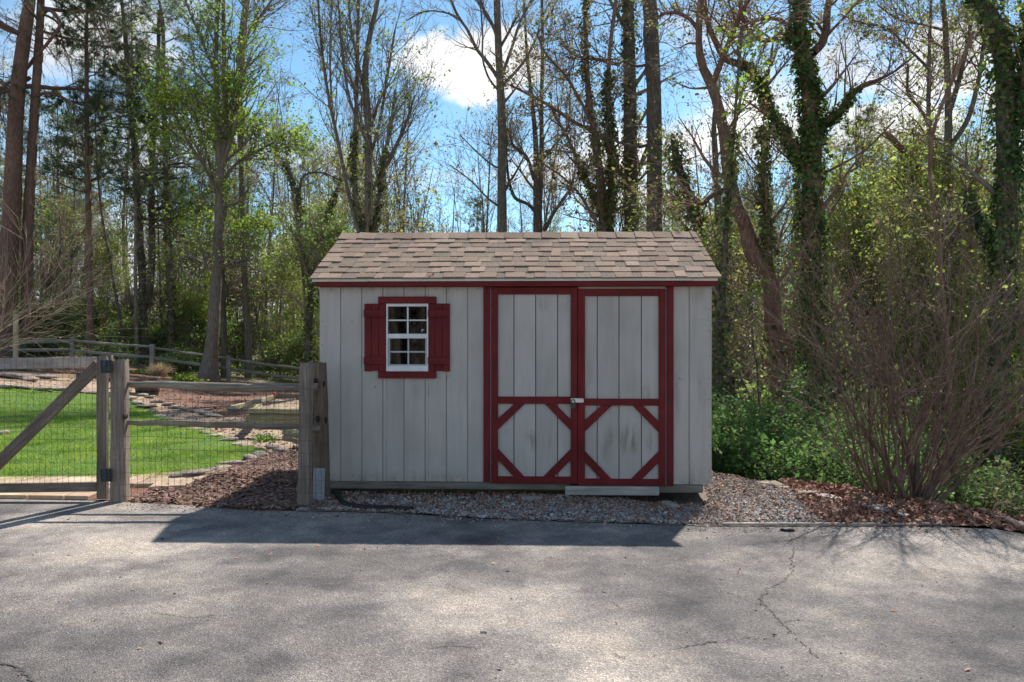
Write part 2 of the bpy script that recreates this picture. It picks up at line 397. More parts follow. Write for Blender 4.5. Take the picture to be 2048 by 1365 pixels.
# asphalt edge thickness
ev = np.array([(x, y, z) for x, y in EDGE for z in (0.0, -0.09)])
eq = np.array([[2 * i, 2 * i + 1, 2 * i + 3, 2 * i + 2] for i in range(len(EDGE) - 1)])
mesh_np('driveway_edge', [(ev, eq)], m_asphalt, drv)
m_crack = material('crack_fill', [(0.3, (0.035, 0.03, 0.026)), (0.7, (0.09, 0.078, 0.066))], scale=30, coord='World')
def strip(name, pts, wd, parent, mat, seed, z=0.004, sub=9, jit=0.009):
    rg = random.Random(seed); P = []
    for (a, b), (c, d) in zip(pts[:-1], pts[1:]):
        for k in range(sub):
            t = k / sub; P.append((a + (c - a) * t + rg.gauss(0, jit), b + (d - b) * t + rg.gauss(0, jit * .6), wd * rg.uniform(.35, 1.3)))
    P.append((*pts[-1], wd * .2))
    V = []; 
    for i, (x, y, h) in enumerate(P):
        a = P[max(i - 1, 0)]; b = P[min(i + 1, len(P) - 1)]
        t = Vector((b[0] - a[0], b[1] - a[1])).normalized(); nrm = Vector((-t.y, t.x))
        V += [(x + nrm.x * h, y + nrm.y * h, z), (x - nrm.x * h, y - nrm.y * h, z)]
    Fq = np.array([[2 * i, 2 * i + 1, 2 * i + 3, 2 * i + 2] for i in range(len(P) - 1)])
    return mesh_np(name, [(np.array(V), Fq)], mat, parent)
def GP(l): return [G(a, b) for a, b in l]
strip('crack', GP([(1578, 1066), (1588, 1095), (1583, 1120), (1588, 1140)]), .004, drv, m_crack, 1)
strip('crack', GP([(1556, 1168), (1534, 1180), (1522, 1198), (1528, 1212), (1545, 1226), (1562, 1246), (1592, 1272)]), .0042, drv, m_crack, 2)
strip('crack', GP([(1340, 1300), (1400, 1290), (1430, 1284)]), .0032, drv, m_crack, 3)
strip('crack', GP([(-20, 1328), (20, 1330), (45, 1343), (68, 1362), (80, 1380)]), .006, drv, m_crack, 4)
strip('crack', GP([(1590, 1275), (1620, 1300), (1640, 1320)]), .0025, drv, m_crack, 6)
strip('crack', GP([(1225, 1310), (1250, 1318)]), .0028, drv, m_crack, 7)

for i_, l_ in enumerate(([(1528, 1212), (1500, 1206), (1470, 1190), (1440, 1182)], [(1588, 1140), (1576, 1152), (1560, 1168)], [(1440, 1284), (1500, 1276), (1545, 1280)], [(1562, 1246), (1600, 1240), (1650, 1250)], [(300, 1225), (380, 1236), (430, 1232)], [(860, 1300), (900, 1292), (960, 1298)])): strip('crack', GP(l_), .002, drv, m_crack, 20 + i_)
# yard surfaces
lawn_px = [(-60, 776), (60, 776), (150, 781), (200, 786), (250, 796), (300, 818), (335, 838), (400, 858), (450, 876), (490, 890), (532, 903), (505, 915), (470, 926), (420, 942), (370, 955), (300, 962), (250, 960), (200, 962), (120, 958), (90, 966), (30, 970), (-120, 972)]
lawn_poly = GP(lawn_px) + [(-7.5, 8.1), (-14, 9), (-19, 19)]
path_px = [(-60, 742), (60, 744), (150, 752), (200, 760), (250, 772), (300, 792), (350, 812), (400, 826), (440, 832), (480, 836), (540, 838), (640, 838), (640, 896), (560, 914), (532, 905), (490, 892), (450, 878), (400, 860), (335, 840), (300, 821), (250, 799), (150, 783), (60, 778), (-60, 778)]
bed_poly = [(-26, 7.44)] + [(e[0], e[1] + .006) for e in EDGE[:9]] + [(-1.75, 7.0), (-1.75, 10.5), (-3, 14), (-6, 22), (-7.5, 32), (-22, 33.5), (-34, 33.5)]
sheet('mulch_bed', bed_poly, m_mulch, 0.0, 0.45)
sheet('gravel_path', GP(path_px), m_path, 0.012, 0.3, wobble=.02)
lawn_o = sheet('lawn', lawn_poly, m_lawnbase, 0.024, 0.3, wobble=.02)
gr_px = [(600, 1022), (660, 1022), (824, 1027), (955, 1036), (1153, 1043), (1373, 1050), (1450, 1053), (1700, 1053), (1900, 1054), (1800, 1025), (1700, 1008), (1600, 985), (1530, 968), (1470, 952), (1430, 948)]
_rg = random.Random(21)
_sp = [(px_ + _rg.uniform(-6, 6), float(np.interp(px_, [600, 824, 955, 1153, 1373, 1450, 1900], [1022, 1027, 1036, 1043, 1050, 1053, 1054])) + _rg.uniform(-.5, 3.2) * (1 if px_ < 1440 else .5)) for px_ in range(606, 1900, 13)]
gravel_poly = GP(_sp) + [(e[0], e[1] + .01) for e in GP([p for p in gr_px if p[1] < 1030 and p[0] > 1400])] + [(2.3, 9.6), (-2.2, 9.8), (-1.95, 7.0)]
sheet('gravel_bed', gravel_poly, m_gravelbase, 0.006, 0.16)

# ------------------------------------------------------------------ shed
RED = [(0.3, (0.128, 0.0085, 0.009)), (0.7, (0.185, 0.0145, 0.0145))]
m_red = material('red_paint', RED, scale=5, stretch=(4, 4, .6), rough=0.65, bump=0.6, bscale=22, coord='Object', dist=0.006, cols2=[(0.3, (.72, .74, .74)), (0.55, (1, 1, 1)), (0.75, (1.2, 1.35, 1.3))], scale2=3.4)
m_redh = material('red_paint_crosswise', RED, scale=5, stretch=(.6, 4, 4), rough=0.65, bump=0.6, bscale=22, coord='Object', dist=0.006, cols2=[(0.3, (.72, .74, .74)), (0.55, (1, 1, 1)), (0.75, (1.2, 1.35, 1.3))], scale2=3.4)
m_white = material('white_vinyl', [(0.3, (.72, .73, .73)), (0.7, (.8, .8, .8))], scale=6, rough=0.35, cols2=[(0.25, (.86, .85, .82)), (0.6, (1, 1, 1))], scale2=9)
m_sash = material('lower_sash_vinyl', [(0.3, (.42, .43, .45)), (0.7, (.5, .5, .52))], scale=6, rough=0.4)
m_drip = material('drip_edge', [(0.3, (.58, .53, .46)), (0.7, (.70, .65, .57))], scale=3, rough=0.5)
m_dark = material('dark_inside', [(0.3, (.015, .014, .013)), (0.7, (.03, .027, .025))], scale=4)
def wood(name, cols, stretch, scale=6, bump=.7, rand=.12, hue=.008, cols2=None):
    return material(name, cols, scale=scale, stretch=stretch, detail=8, rough=0.85, bump=bump, bscale=scale * 2.2, rand=rand, hue=hue, dist=.012,
                    cols2=cols2 or [(0.3, (.72, .70, .68)), (0.7, (1.15, 1.13, 1.1))], scale2=3)
GREYW = [(0.25, (.13, .105, .088)), (0.5, (.25, .205, .17)), (0.75, (.38, .33, .28))]
m_woodv = wood('weathered_wood_upright', GREYW, (9, 9, .5))
m_woodx = wood('weathered_wood_lengthwise', [(0.25, (.10, .085, .068)), (0.5, (.22, .185, .145)), (0.75, (.36, .32, .27))], (.5, 9, 9))
m_skirt = wood('skirt_wood', [(0.25, (.12, .115, .09)), (0.5, (.21, .20, .165)), (0.75, (.31, .29, .25))], (.6, 8, 8))
m_step = wood('step_wood', [(0.25, (.22, .21, .185)), (0.5, (.36, .345, .31)), (0.75, (.50, .48, .44))], (.6, 8, 8))
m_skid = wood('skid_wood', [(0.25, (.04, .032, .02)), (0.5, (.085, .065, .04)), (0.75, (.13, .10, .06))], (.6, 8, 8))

def siding_mat(name, stains=(), amount=1.0):
    m = material(name, [(0.3, (.445, .402, .365)), (0.5, (.48, .436, .398)), (0.7, (.51, .466, .428))], scale=3.2, stretch=(5, 5, .55), detail=8, rough=0.75, bump=0.5, bscale=9, rand=0.05, dist=0.008,
                 cols2=[(0.25, (.88, .885, .86)), (0.6, (1.03, 1.03, 1.03))], scale2=2.2)
    if stains:
        t = m.node_tree; L = t.links.new; bs = [n for n in t.nodes if n.type == 'BSDF_PRINCIPLED'][0]
        src = bs.inputs['Base Color'].links[0].from_socket
        tcn = t.nodes.new('ShaderNodeTexCoord'); nn = t.nodes.new('ShaderNodeTexNoise'); nn.inputs['Scale'].default_value = 1
        mp_ = t.nodes.new('ShaderNodeMapping'); mp_.inputs['Scale'].default_value = (16, 16, 3.2); L(tcn.outputs['Object'], mp_.inputs[0]); L(mp_.outputs[0], nn.inputs['Vector']); nn.inputs['Detail'].default_value = 6
        acc = None
        for (x, z, rx, rz, a) in stains:
            sb = t.nodes.new('ShaderNodeVectorMath'); sb.operation = 'SUBTRACT'; L(tcn.outputs['Object'], sb.inputs[0]); sb.inputs[1].default_value = (x, 0, z)
            ms = t.nodes.new('ShaderNodeVectorMath'); ms.operation = 'MULTIPLY'; L(sb.outputs[0], ms.inputs[0]); ms.inputs[1].default_value = (1 / rx, 0, 1 / rz)
            ln_ = t.nodes.new('ShaderNodeVectorMath'); ln_.operation = 'LENGTH'; L(ms.outputs[0], ln_.inputs[0])
            mr = t.nodes.new('ShaderNodeMapRange'); mr.interpolation_type = 'SMOOTHSTEP'; L(ln_.outputs['Value'], mr.inputs[0]); mr.inputs[1].default_value = 1; mr.inputs[2].default_value = 0.15; mr.inputs[3].default_value = 0; mr.inputs[4].default_value = a
            if acc is None: acc = mr.outputs[0]
            else:
                mxm = t.nodes.new('ShaderNodeMath'); mxm.operation = 'MAXIMUM'; L(acc, mxm.inputs[0]); L(mr.outputs[0], mxm.inputs[1]); acc = mxm.outputs[0]
        nr = t.nodes.new('ShaderNodeMapRange'); L(nn.outputs[0], nr.inputs[0]); nr.inputs[1].default_value = .36; nr.inputs[2].default_value = .62
        mu = t.nodes.new('ShaderNodeMath'); mu.operation = 'MULTIPLY'; L(acc, mu.inputs[0]); L(nr.outputs[0], mu.inputs[1])
        mc = t.nodes.new('ShaderNodeMix'); mc.data_type = 'RGBA'; L(mu.outputs[0], mc.inputs[0]); L(src, mc.inputs[6]); mc.inputs[7].default_value = (.19, .18, .105, 1)
        L(mc.outputs[2], bs.inputs['Base Color'])
    return m
K = 1600 / 7.5
def sx(px): return (px - 1024) / K
def sz_(py): return H - (py - 682) / K
m_side = siding_mat('siding_paint', [(sx(800), sz_(968), 1.4, .16, .42), (sx(1390), sz_(968), .3, .2, .5), (sx(700), sz_(575), .5, .07, .3), (sx(900), sz_(590), .10, .2, .25), (sx(850), sz_(780), .25, .12, .2),(sx(1390), sz_(590), .12, .12, .45), (sx(1400), sz_(780), .06, .45, .35), (sx(1352), sz_(760), .05, .9, .3), (sx(1400), sz_(955), .2, .1, .2)])
m_sided = siding_mat('door_siding_paint', [(sx(1060), sz_(885), .10, .16, .6), (sx(1095), sz_(880), .06, .14, .4), (sx(1215), sz_(890), .10, .22, .7), (sx(1258), sz_(880), .13, .20, 1.0), (sx(1297), sz_(880), .05, .15, .6), (sx(1290), sz_(790), .06, .16, .5),
                                           (sx(1150), sz_(800), .9, .07, .25), (sx(1180), sz_(730), .05, .3, .3), (sx(1085), sz_(610), .07, .10, .25)])
shed = thing('garden_shed', 'small grey board-sided shed with dark red double doors, red shutters and brown shingle roof', 'shed', (0, 7.5, 0), R(-1.9))
L0, R0 = sx(637), sx(1419.5)
TOPZ, BOTZ = sz_(566), sz_(963)
DEP = 2.22
# walls: front wall = back panel + single boards with open grooves
wall = box('front_wall', m_side, shed, L0 + .004, sx(975), .012, .03, BOTZ, TOPZ, 0)
wallr = box('front_wall', m_side, shed, sx(1336), R0 - .004, .012, .03, BOTZ, TOPZ, 0)
# hole for the window: the back panel is made of four pieces round it
bpy.data.objects.remove(wall)
wx0, wx1, wz0, wz1 = sx(772), sx(856), sz_(742), sz_(607)
bm = bmesh.new()
bm_box(bm, L0 + .004, wx0, .012, .03, BOTZ, TOPZ); bm_box(bm, wx1, sx(975), .012, .03, BOTZ, TOPZ)
bm_box(bm, wx0, wx1, .012, .03, BOTZ, wz0); bm_box(bm, wx0, wx1, .012, .03, wz1, TOPZ)
wall = bmobj('front_wall', bm, m_side, shed)
gro = [637, 678.7, 721.5, 764, 806.7, 849.7, 892.3, 935, 976]
g_ = .0035
for a, b in zip(gro[:-1], gro[1:]):
    x0, x1 = sx(a) + g_, sx(b) - g_
    if a == 637: x0 = L0
    if x1 < wx0 or x0 > wx1:
        box('siding_board', m_side, wall, x0, x1, 0, .0118, BOTZ - .004, TOPZ, .0025)
    else:
        # boards interrupted by the window
        xs = [(x0, x1)]
        if x0 < wx0 < x1: box('siding_board', m_side, wall, x0, wx0, 0, .0118, BOTZ - .004, TOPZ, .0025); xs = [(wx0 + .001, x1)]
        elif x0 < wx1 < x1: box('siding_board', m_side, wall, wx1, x1, 0, .0118, BOTZ - .004, TOPZ, .0025); xs = [(x0, wx1 - .001)]
        for u, v in xs:
            box('siding_board', m_side, wall, u, v, 0, .0118, BOTZ - .004, wz0, .0025)
            box('siding_board', m_side, wall, u, v, 0, .0118, wz1, TOPZ, .0025)
for a, b in ((1337, 1376), (1376, 1419.5)):
    box('siding_board', m_side, wallr, sx(a) + (g_ if a > 1340 else 0), sx(b) - (g_ if b < 1400 else 0), 0, .0118, BOTZ - .018, TOPZ, .0025)
# nail heads in the siding
m_nail = material('nail_head', [(0.3, (.05, .04, .035)), (0.7, (.09, .07, .06))], scale=4, metal=.4, rough=.5)
def disc_bm(bm, x, y, z, r, d=.004, n=8):
    f = [bm.verts.new((x + r * math.cos(i * 2 * math.pi / n), y, z + r * math.sin(i * 2 * math.pi / n))) for i in range(n)]
    b = [bm.verts.new((x + r * math.cos(i * 2 * math.pi / n), y + d, z + r * math.sin(i * 2 * math.pi / n))) for i in range(n)]
    bm.faces.new(f); 
    for i in range(n): bm.faces.new((f[i], f[(i + 1) % n], b[(i + 1) % n], b[i]))
bm = bmesh.new()
rg = random.Random(4)
for px in (641, 657, 702, 745, 785, 828, 872, 889, 897, 912, 955):
    for py in (955, 577):
        disc_bm(bm, sx(px + rg.uniform(-3, 3)), -.002, sz_(py + rg.uniform(-3, 3)), .0045)
for py in (647, 693, 760, 820, 890): disc_bm(bm, sx(641.5), -.002, sz_(py + rg.uniform(-6, 6)), .0045)
for px, py in ((747, 774), (750, 774), (702, 643), (771, 640), (893, 755), (898, 752)): disc_bm(bm, sx(px), -.002, sz_(py), .005)
bmobj('nail', bm, m_nail, wall)
bm = bmesh.new()
for py in (618, 664, 712, 756, 800, 846, 893, 940): disc_bm(bm, sx(1415.5), -.002, sz_(py + rg.uniform(-5, 5)), .0045)
for px, py in ((1362, 962), (1387, 958), (1413, 961), (1356, 756), (1358, 758)): disc_bm(bm, sx(px), -.002, sz_(py), .005)
bmobj('nail', bm, m_nail, wallr)
# other three walls, gables
box('side_wall', m_side, shed, L0, L0 + .03, .031, DEP, BOTZ, TOPZ + .05, 0)
box('side_wall', m_side, shed, R0 - .03, R0, .031, DEP, BOTZ - .015, TOPZ + .05, 0)
for sgn, xx in ((-1, L0), (1, R0)):
    sw = [o for o in shed.children if o.name.startswith('side_wall')][0 if sgn < 0 else 1]
    yy_ = np.linspace(.001, DEP, 12)
    for a, b in zip(yy_[:-1], yy_[1:]): box('siding_board', m_side, sw, xx - .0005 if sgn > 0 else xx - .006, xx + .006 if sgn > 0 else xx + .0005, a + .003, b - .003, BOTZ - .008, TOPZ + .045, .002)
box('back_wall', m_side, shed, L0 + .031, R0 - .031, DEP - .03, DEP, BOTZ, TOPZ + .06, 0)
box('added_dark_lining', m_dark, shed, L0 + .032, R0 - .032, DEP - .06, DEP - .034, BOTZ + .045, TOPZ + .055, 0)  # near-black liner added inside so the window panes stay dark
for x_ in (L0 + .034, R0 - .06): box('added_dark_lining', m_dark, shed, x_, x_ + .02, .04, DEP - .065, BOTZ + .045, TOPZ + .04, 0)
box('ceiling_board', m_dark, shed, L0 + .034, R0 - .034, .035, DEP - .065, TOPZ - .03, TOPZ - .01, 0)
RIDGE_Y = 1.114; EAVE_Z = 2.029; RIDGE_Z = 2.598
PITCH = math.atan2(RIDGE_Z - EAVE_Z, RIDGE_Y + .105)
for x0 in (L0, R0 - .03):
    bm = bmesh.new()
    gp = [(0.02, TOPZ + .05), (RIDGE_Y, RIDGE_Z - .035), (DEP - .005, TOPZ + .05)]
    a = [bm.verts.new((x0, p[0], p[1])) for p in gp]; b = [bm.verts.new((x0 + .03, p[0], p[1])) for p in gp]
    bm.faces.new(a); bm.faces.new(b[::-1])
    for i in range(3): bm.faces.new((a[i], b[i], b[(i + 1) % 3], a[(i + 1) % 3]))
    bmobj('gable', bm, m_side, shed)
box('soffit', m_red, shed, EL + .05, ER - .035, DEP + .001, DEP + .09, TOPZ - .002, TOPZ + .012, 0) if False else None
box('shed_floor', m_dark, shed, L0 + .031, R0 - .031, .031, DEP - .031, BOTZ + .01, BOTZ + .04, 0)
# skirt, step board, skids
box('skirt_board', m_skirt, shed, sx(638), sx(1140), .008, .045, sz_(979.5), sz_(963.5), .004)
box('skirt_board', m_skirt, shed, sx(1313), sx(1404), .010, .05, sz_(984), sz_(967.8), .004)
box('step_board', m_step, shed, sx(1129.5), sx(1314.5), -.075, -.037, sz_(986.5), sz_(969.3), .004)
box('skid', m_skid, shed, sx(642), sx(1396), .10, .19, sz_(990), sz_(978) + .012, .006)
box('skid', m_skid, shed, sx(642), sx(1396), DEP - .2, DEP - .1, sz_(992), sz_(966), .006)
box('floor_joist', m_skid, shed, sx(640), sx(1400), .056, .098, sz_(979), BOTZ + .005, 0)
# fascia, drip edge, soffit
EL, ER = -1.884, 1.926
box('fascia', m_redh, shed, EL + .045, ER - .03, -.085, -.06, 1.9585, 2.0045, .003)
box('soffit', m_red, shed, EL + .05, ER - .035, -.0595, .02, TOPZ - .002, TOPZ + .012, 0)
box('fascia_lip', m_redh, shed, EL + .07, sx(1419), -.058, -.018, sz_(574), sz_(571), .001)
box('drip_edge', m_drip, shed, EL + .02, sx(737), -.099, -.0865, 2.0035, 2.0275, .001)
box('drip_edge', m_drip, shed, sx(737.5), sx(1379), -.0995, -.0865, 2.0055, 2.0275, .001)
box('drip_edge', m_drip, shed, sx(1379.5), ER - .035, -.099, -.0865, 2.003, 2.0275, .001)
# roof deck
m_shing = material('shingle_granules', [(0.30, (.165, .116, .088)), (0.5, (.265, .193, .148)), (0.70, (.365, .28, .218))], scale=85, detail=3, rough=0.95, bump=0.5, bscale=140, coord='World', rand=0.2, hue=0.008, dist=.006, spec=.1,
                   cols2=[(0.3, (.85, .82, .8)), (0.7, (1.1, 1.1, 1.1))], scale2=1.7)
m_shing_low = material('shingle_granules_dark', [(0.30, (.10, .078, .06)), (0.5, (.20, .155, .12)), (0.70, (.33, .265, .21))], scale=85, detail=3, rough=0.95, bump=0.5, bscale=140, coord='World', rand=0.12, hue=0.012, dist=.006, spec=.1)  # low shingles carry darker printed granules
SL = math.hypot(RIDGE_Y + .105, RIDGE_Z - EAVE_Z)
bm = bmesh.new()
def roofp(x, s, h=0.0, back=False):
    y = -.105 + s * math.cos(PITCH) - h * math.sin(PITCH); z = EAVE_Z + s * math.sin(PITCH) + h * math.cos(PITCH)
    if back: y = 2 * RIDGE_Y - y
    return (x, y, z)
for back in (False, True):
    vs = [bm.verts.new(roofp(x, s, h, back)) for x in (EL + .02, ER - .02) for s in (.01, SL - .008) for h in (-.022, -.004)]
    for f in ((0, 1, 3, 2), (4, 5, 7, 6), (0, 1, 5, 4), (2, 3, 7, 6), (0, 2, 6, 4), (1, 3, 7, 5)): bm.faces.new([vs[i] for i in f])
roof = bmobj('roof', bm, m_shing, shed)
def wedge(name, butt, length, mat):
    bm = bmesh.new()
    vs = [bm.verts.new(p) for p in ((0, 0, 0), (1, 0, 0), (1, length, 0), (0, length, 0), (0, 0, butt), (1, 0, butt), (1, length, .0015), (0, length, .0015))]
    for f in ((0, 1, 2, 3), (4, 5, 6, 7), (0, 1, 5, 4), (1, 2, 6, 5), (2, 3, 7, 6), (3, 0, 4, 7)): bm.faces.new([vs[i] for i in f])
    bmesh.ops.recalc_face_normals(bm, faces=bm.faces[:])
    me = bpy.data.meshes.new(name); bm.to_mesh(me); bm.free(); me.materials.append(mat); return me
EXPO = (SL - .165) / 8
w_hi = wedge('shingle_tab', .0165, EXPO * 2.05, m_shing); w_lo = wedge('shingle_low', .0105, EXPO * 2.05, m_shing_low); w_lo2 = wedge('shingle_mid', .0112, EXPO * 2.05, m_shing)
rg = random.Random(12)
rot = Matrix.Rotation(PITCH, 4, 'X')
nsh = 0
for k in range(8):
    x = EL - rg.uniform(0, .12); hi = rg.random() < .5
    while x < ER:
        wd = rg.choice((.10, .13, .16, .19, .21)) if hi else rg.choice((.08, .10, .13, .16, .18))
        x0, x1 = max(x, EL), min(x + wd, ER)
        if x1 - x0 > .02:
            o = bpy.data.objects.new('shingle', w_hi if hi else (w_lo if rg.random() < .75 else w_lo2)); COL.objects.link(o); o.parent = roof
            o.location = roofp(x0 + .001, k * EXPO + rg.uniform(-.004, .004) - (.004 if k == 0 else 0), 0)
            o.rotation_euler = (PITCH, 0, rg.gauss(0, .004)); o.scale = (x1 - x0 - .002, 1, 1 + rg.uniform(-.12, .25)); nsh += 1
        x += wd
        # two raised tabs often butt, as the laminated strips do
        hi = (not hi) if rg.random() < .82 else hi
# ridge caps bent over the ridge
capw = .197
bm = bmesh.new(); hh = .185
def capv(x, e, h):
    return [roofp(x, SL - hh, h), roofp(x, SL + .004, h + .004), roofp(x, SL - hh, h, True)]
sec = []
for (x, h) in ((0, .024), (capw * 1.25, .012)):
    top = capv(x, 0, h); bot = capv(x, 0, h - .007)
    sec.append([bm.verts.new(p) for p in top + bot])
a, b = sec
for i, j in ((0, 1), (1, 2)):
    bm.faces.new((a[i], a[j], b[j], b[i])); bm.faces.new((a[i + 3], b[i + 3], b[j + 3], a[j + 3]))
    bm.faces.new((a[i], a[i + 3], a[j + 3], a[j])); bm.faces.new((b[i], b[j], b[j + 3], b[i + 3]))
bm.faces.new((a[0], b[0], b[3], a[3])); bm.faces.new((a[2], a[5], b[5], b[2]))
bmesh.ops.recalc_face_normals(bm, faces=bm.faces[:])
capm = bpy.data.meshes.new('ridge_cap'); bm.to_mesh(capm); bm.free(); capm.materials.append(m_shing)
x = EL + .002; i = 0
while x < ER - .05:
    o = bpy.data.objects.new('ridge_cap', capm); COL.objects.link(o); o.parent = roof
    o.location = (x, 0, rg.uniform(-.001, .003)); o.scale = (min(1, (ER - x) / (capw * 1.25)), 1, 1)
    x += capw
m_rleaf = material('red_leaf', [(0.3, (.35, .03, .02)), (0.7, (.5, .06, .03))], scale=20)
v, f = diamonds(np.random.default_rng(3), np.array([[0, 0, 0], [.02, .01, .004], [-.015, .012, .003]]), .035, .6, nb=np.tile([0, -.45, .9], (3, 1)))
o = mesh_np('fallen_leaf', [(v, f)], m_rleaf, smooth=False); o.location = (R_v := shed.location + Matrix.Rotation(R(-1.9), 3, 'Z') @ Vector(roofp(sx(863), .05, .021))); tag(o, 'small red fallen leaf lying on the lowest roof shingles above the window', 'leaf')
# window
win = thing('window', None, None); win.parent = shed
del_me = box('window_frame', m_white, win, sx(771.8), sx(856.2), -.012, .06, sz_(742.6), sz_(607), 0); bpy.data.objects.remove(del_me)
def frame(name, mat, parent, x0, x1, z0, z1, tx, tz0, tz1, y0, y1):
    bm = bmesh.new()
    bm_box(bm, x0, x0 + tx, y0, y1, z0, z1); bm_box(bm, x1 - tx, x1, y0, y1, z0, z1)
    bm_box(bm, x0 + tx, x1 - tx, y0 + .001, y1 - .001, z0, z0 + tz0); bm_box(bm, x0 + tx, x1 - tx, y0 + .001, y1 - .001, z1 - tz1, z1)
    return bmobj(name, bm, mat, parent)
frame('window_frame', m_white, win, sx(771.8), sx(856.2), sz_(742.6), sz_(607), .013, .05, .026, -.020, .06)
box('meeting_rail', m_white, win, sx(774.5), sx(853.5), -.012, .03, sz_(676.5), sz_(667.5), .002)
box('muntin', m_white, win, sx(813), sx(816), -.004, .012, sz_(667.5), sz_(613.6), .001)
box('muntin', m_white, win, sx(774.5), sx(853.5), -.005, .011, sz_(641.7), sz_(639), .001)
frame('lower_sash', m_sash, win, sx(774.8), sx(853.2), sz_(736.5), sz_(676.5), .016, .035, .003, .006, .03)
box('muntin', m_sash, win, sx(813.7), sx(816.7), .010, .024, sz_(730), sz_(677), .001)
box('muntin', m_sash, win, sx(778), sx(850), .009, .023, sz_(705.3), sz_(702.3), .001)
mg = bpy.data.materials.new('window_glass'); mg.use_nodes = True
b_ = mg.node_tree.nodes['Principled BSDF']; b_.inputs['Base Color'].default_value = (.55, .6, .6, 1); b_.inputs['Roughness'].default_value = .02; b_.inputs['Transmission Weight'].default_value = 1; b_.inputs['IOR'].default_value = 1.5
for n_, (a, b, c, d, y) in enumerate(((774.5, 813, 613.6, 639, .004), (816, 853.5, 613.6, 639, .004), (774.5, 813, 641.7, 667.5, .004), (816, 853.5, 641.7, 667.5, .004),
                        (779, 813.7, 677, 702.3, .016), (816.7, 849.5, 677, 702.3, .016), (779, 813.7, 705.3, 729.5, .016), (816.7, 849.5, 705.3, 729.5, .016))):
    box('glass_pane', mg, win, sx(a) - .002, sx(b) + .002, y, y + .003, sz_(d) - .002, sz_(c) + .002, 0)
box('sticker', m_white, win, sx(842.5), sx(846.5), .0015, .003, sz_(660), sz_(658.5), 0)
box('sticker', m_white, win, sx(842.5), sx(843.7), .0015, .003, sz_(663.5), sz_(660.1), 0)
# trim and shutters
box('window_trim', m_redh, shed, sx(756), sx(872.6), -.034, -.0005, sz_(607), sz_(593), .003)
box('window_trim', m_redh, shed, sx(756), sx(872.6), -.034, -.0005, sz_(756.7), sz_(742.8), .003)
for xs in (((727.7, 741.4), (741.9, 756.2), (756.7, 771.4)), ((856.6, 869.2), (869.7, 884.4), (884.9, 899.6))):
    sh = thing('shutter', None, None); sh.parent = shed
    for i, (a, b) in enumerate(xs):
        box('shutter_board', m_red, sh, sx(a), sx(b), -.018 - .001 * i, -.0005, sz_(743 - (i % 2)), sz_(607), .003)
    for c, d in ((619.5, 634), (714, 728.5)):
        box('batten', m_redh, sh, sx(xs[0][0]) - .003, sx(xs[2][1]) + (-.006 if xs[0][0] < 800 else -.003), -.040, -.0205, sz_(d), sz_(c), .003)
# door surround and doors
box('door_trim', m_red, shed, sx(967), sx(980.3), -.022, -.0005, sz_(964), sz_(573), .003)
box('door_trim', m_red, shed, sx(1331.4), sx(1344.6), -.022, -.0005, sz_(969.5), sz_(573.5), .003)
m_gap = material('pale_weatherstrip', [(0.3, (.55, .52, .50)), (0.7, (.68, .66, .63))], scale=4)
box('weatherstrip', m_gap, shed, sx(980.6), sx(982.2), -.006, .02, sz_(964), sz_(575), 0)
box('weatherstrip', m_gap, shed, sx(1329.3), sx(1330.9), -.006, .02, sz_(968), sz_(575), 0)
box('door_header', m_redh, shed, sx(980.5), sx(1155), .001, .03, sz_(577), TOPZ, .002)
box('door_header', m_gap, shed, sx(1155.5), sx(1329), .006, .03, sz_(579.5), TOPZ, .002)
def door(x0, dz, dx, boards, zt, zm0, zm1, zb0, zb1):
    d = thing('door', None, None); d.parent = shed
    a0, a1, b0, b1 = x0    # outer/inner edges of the stiles
    bx = [a1 - 6] + boards + [b0 + 6]
    for a, b in zip(bx[:-1], bx[1:]):
        box('door_board', m_sided, d, sx(a) + (g_ if a > bx[0] else 0), sx(b) - (g_ if b < bx[-1] else 0), -.010, .006, sz_(zb1 - 2), sz_(zt + 2), .0025)
    box('door_backing', m_dark, d, sx(a0 + 1), sx(b1 - 1), .0065, .03, sz_(zb1 - 1), sz_(zt + 1), 0)
    box('stile', m_red, d, sx(a0), sx(a1), -.034, -.0105, sz_(zb1), sz_(zt), .003)
    box('stile', m_red, d, sx(b0), sx(b1), -.034, -.0105, sz_(zb1), sz_(zt), .003)
    for c, e in ((zt, zt + 14), (zm0, zm1), (zb0, zb1)):
        box('rail', m_redh, d, sx(a1) + .0005, sx(b0) - .0005, -.0335, -.0105, sz_(e), sz_(c), .003)
    l, r = a1, b0
    for pts in ([(l, zm1 + 29.5), (l, zm1 + 51.5), (l + 53.5, zm1), (l + 33, zm1)], [(r - 51, zm1), (r - 31, zm1), (r, zm1 + 31), (r, zm1 + 53)],
                [(l, zb0 - 55), (l, zb0 - 33), (l + 31, zb0), (l + 52, zb0)], [(r, zb0 - 55), (r, zb0 - 33), (r - 33, zb0), (r - 54, zb0)]):
        prism('brace', m_red, d, [(sx(p[0]), sz_(p[1])) for p in pts], -.033, -.0105)
    return d
d1 = door((983, 996.3, 1141, 1154.3), 0, 0, [1028, 1071.4, 1115.2], 575, 792.8, 807, 951.8, 966)
d2 = door((1155.2, 1169.3, 1315, 1328.8), 0, 0, [1193.7, 1237, 1281.3], 578.5, 796.5, 810, 955.5, 969.3)
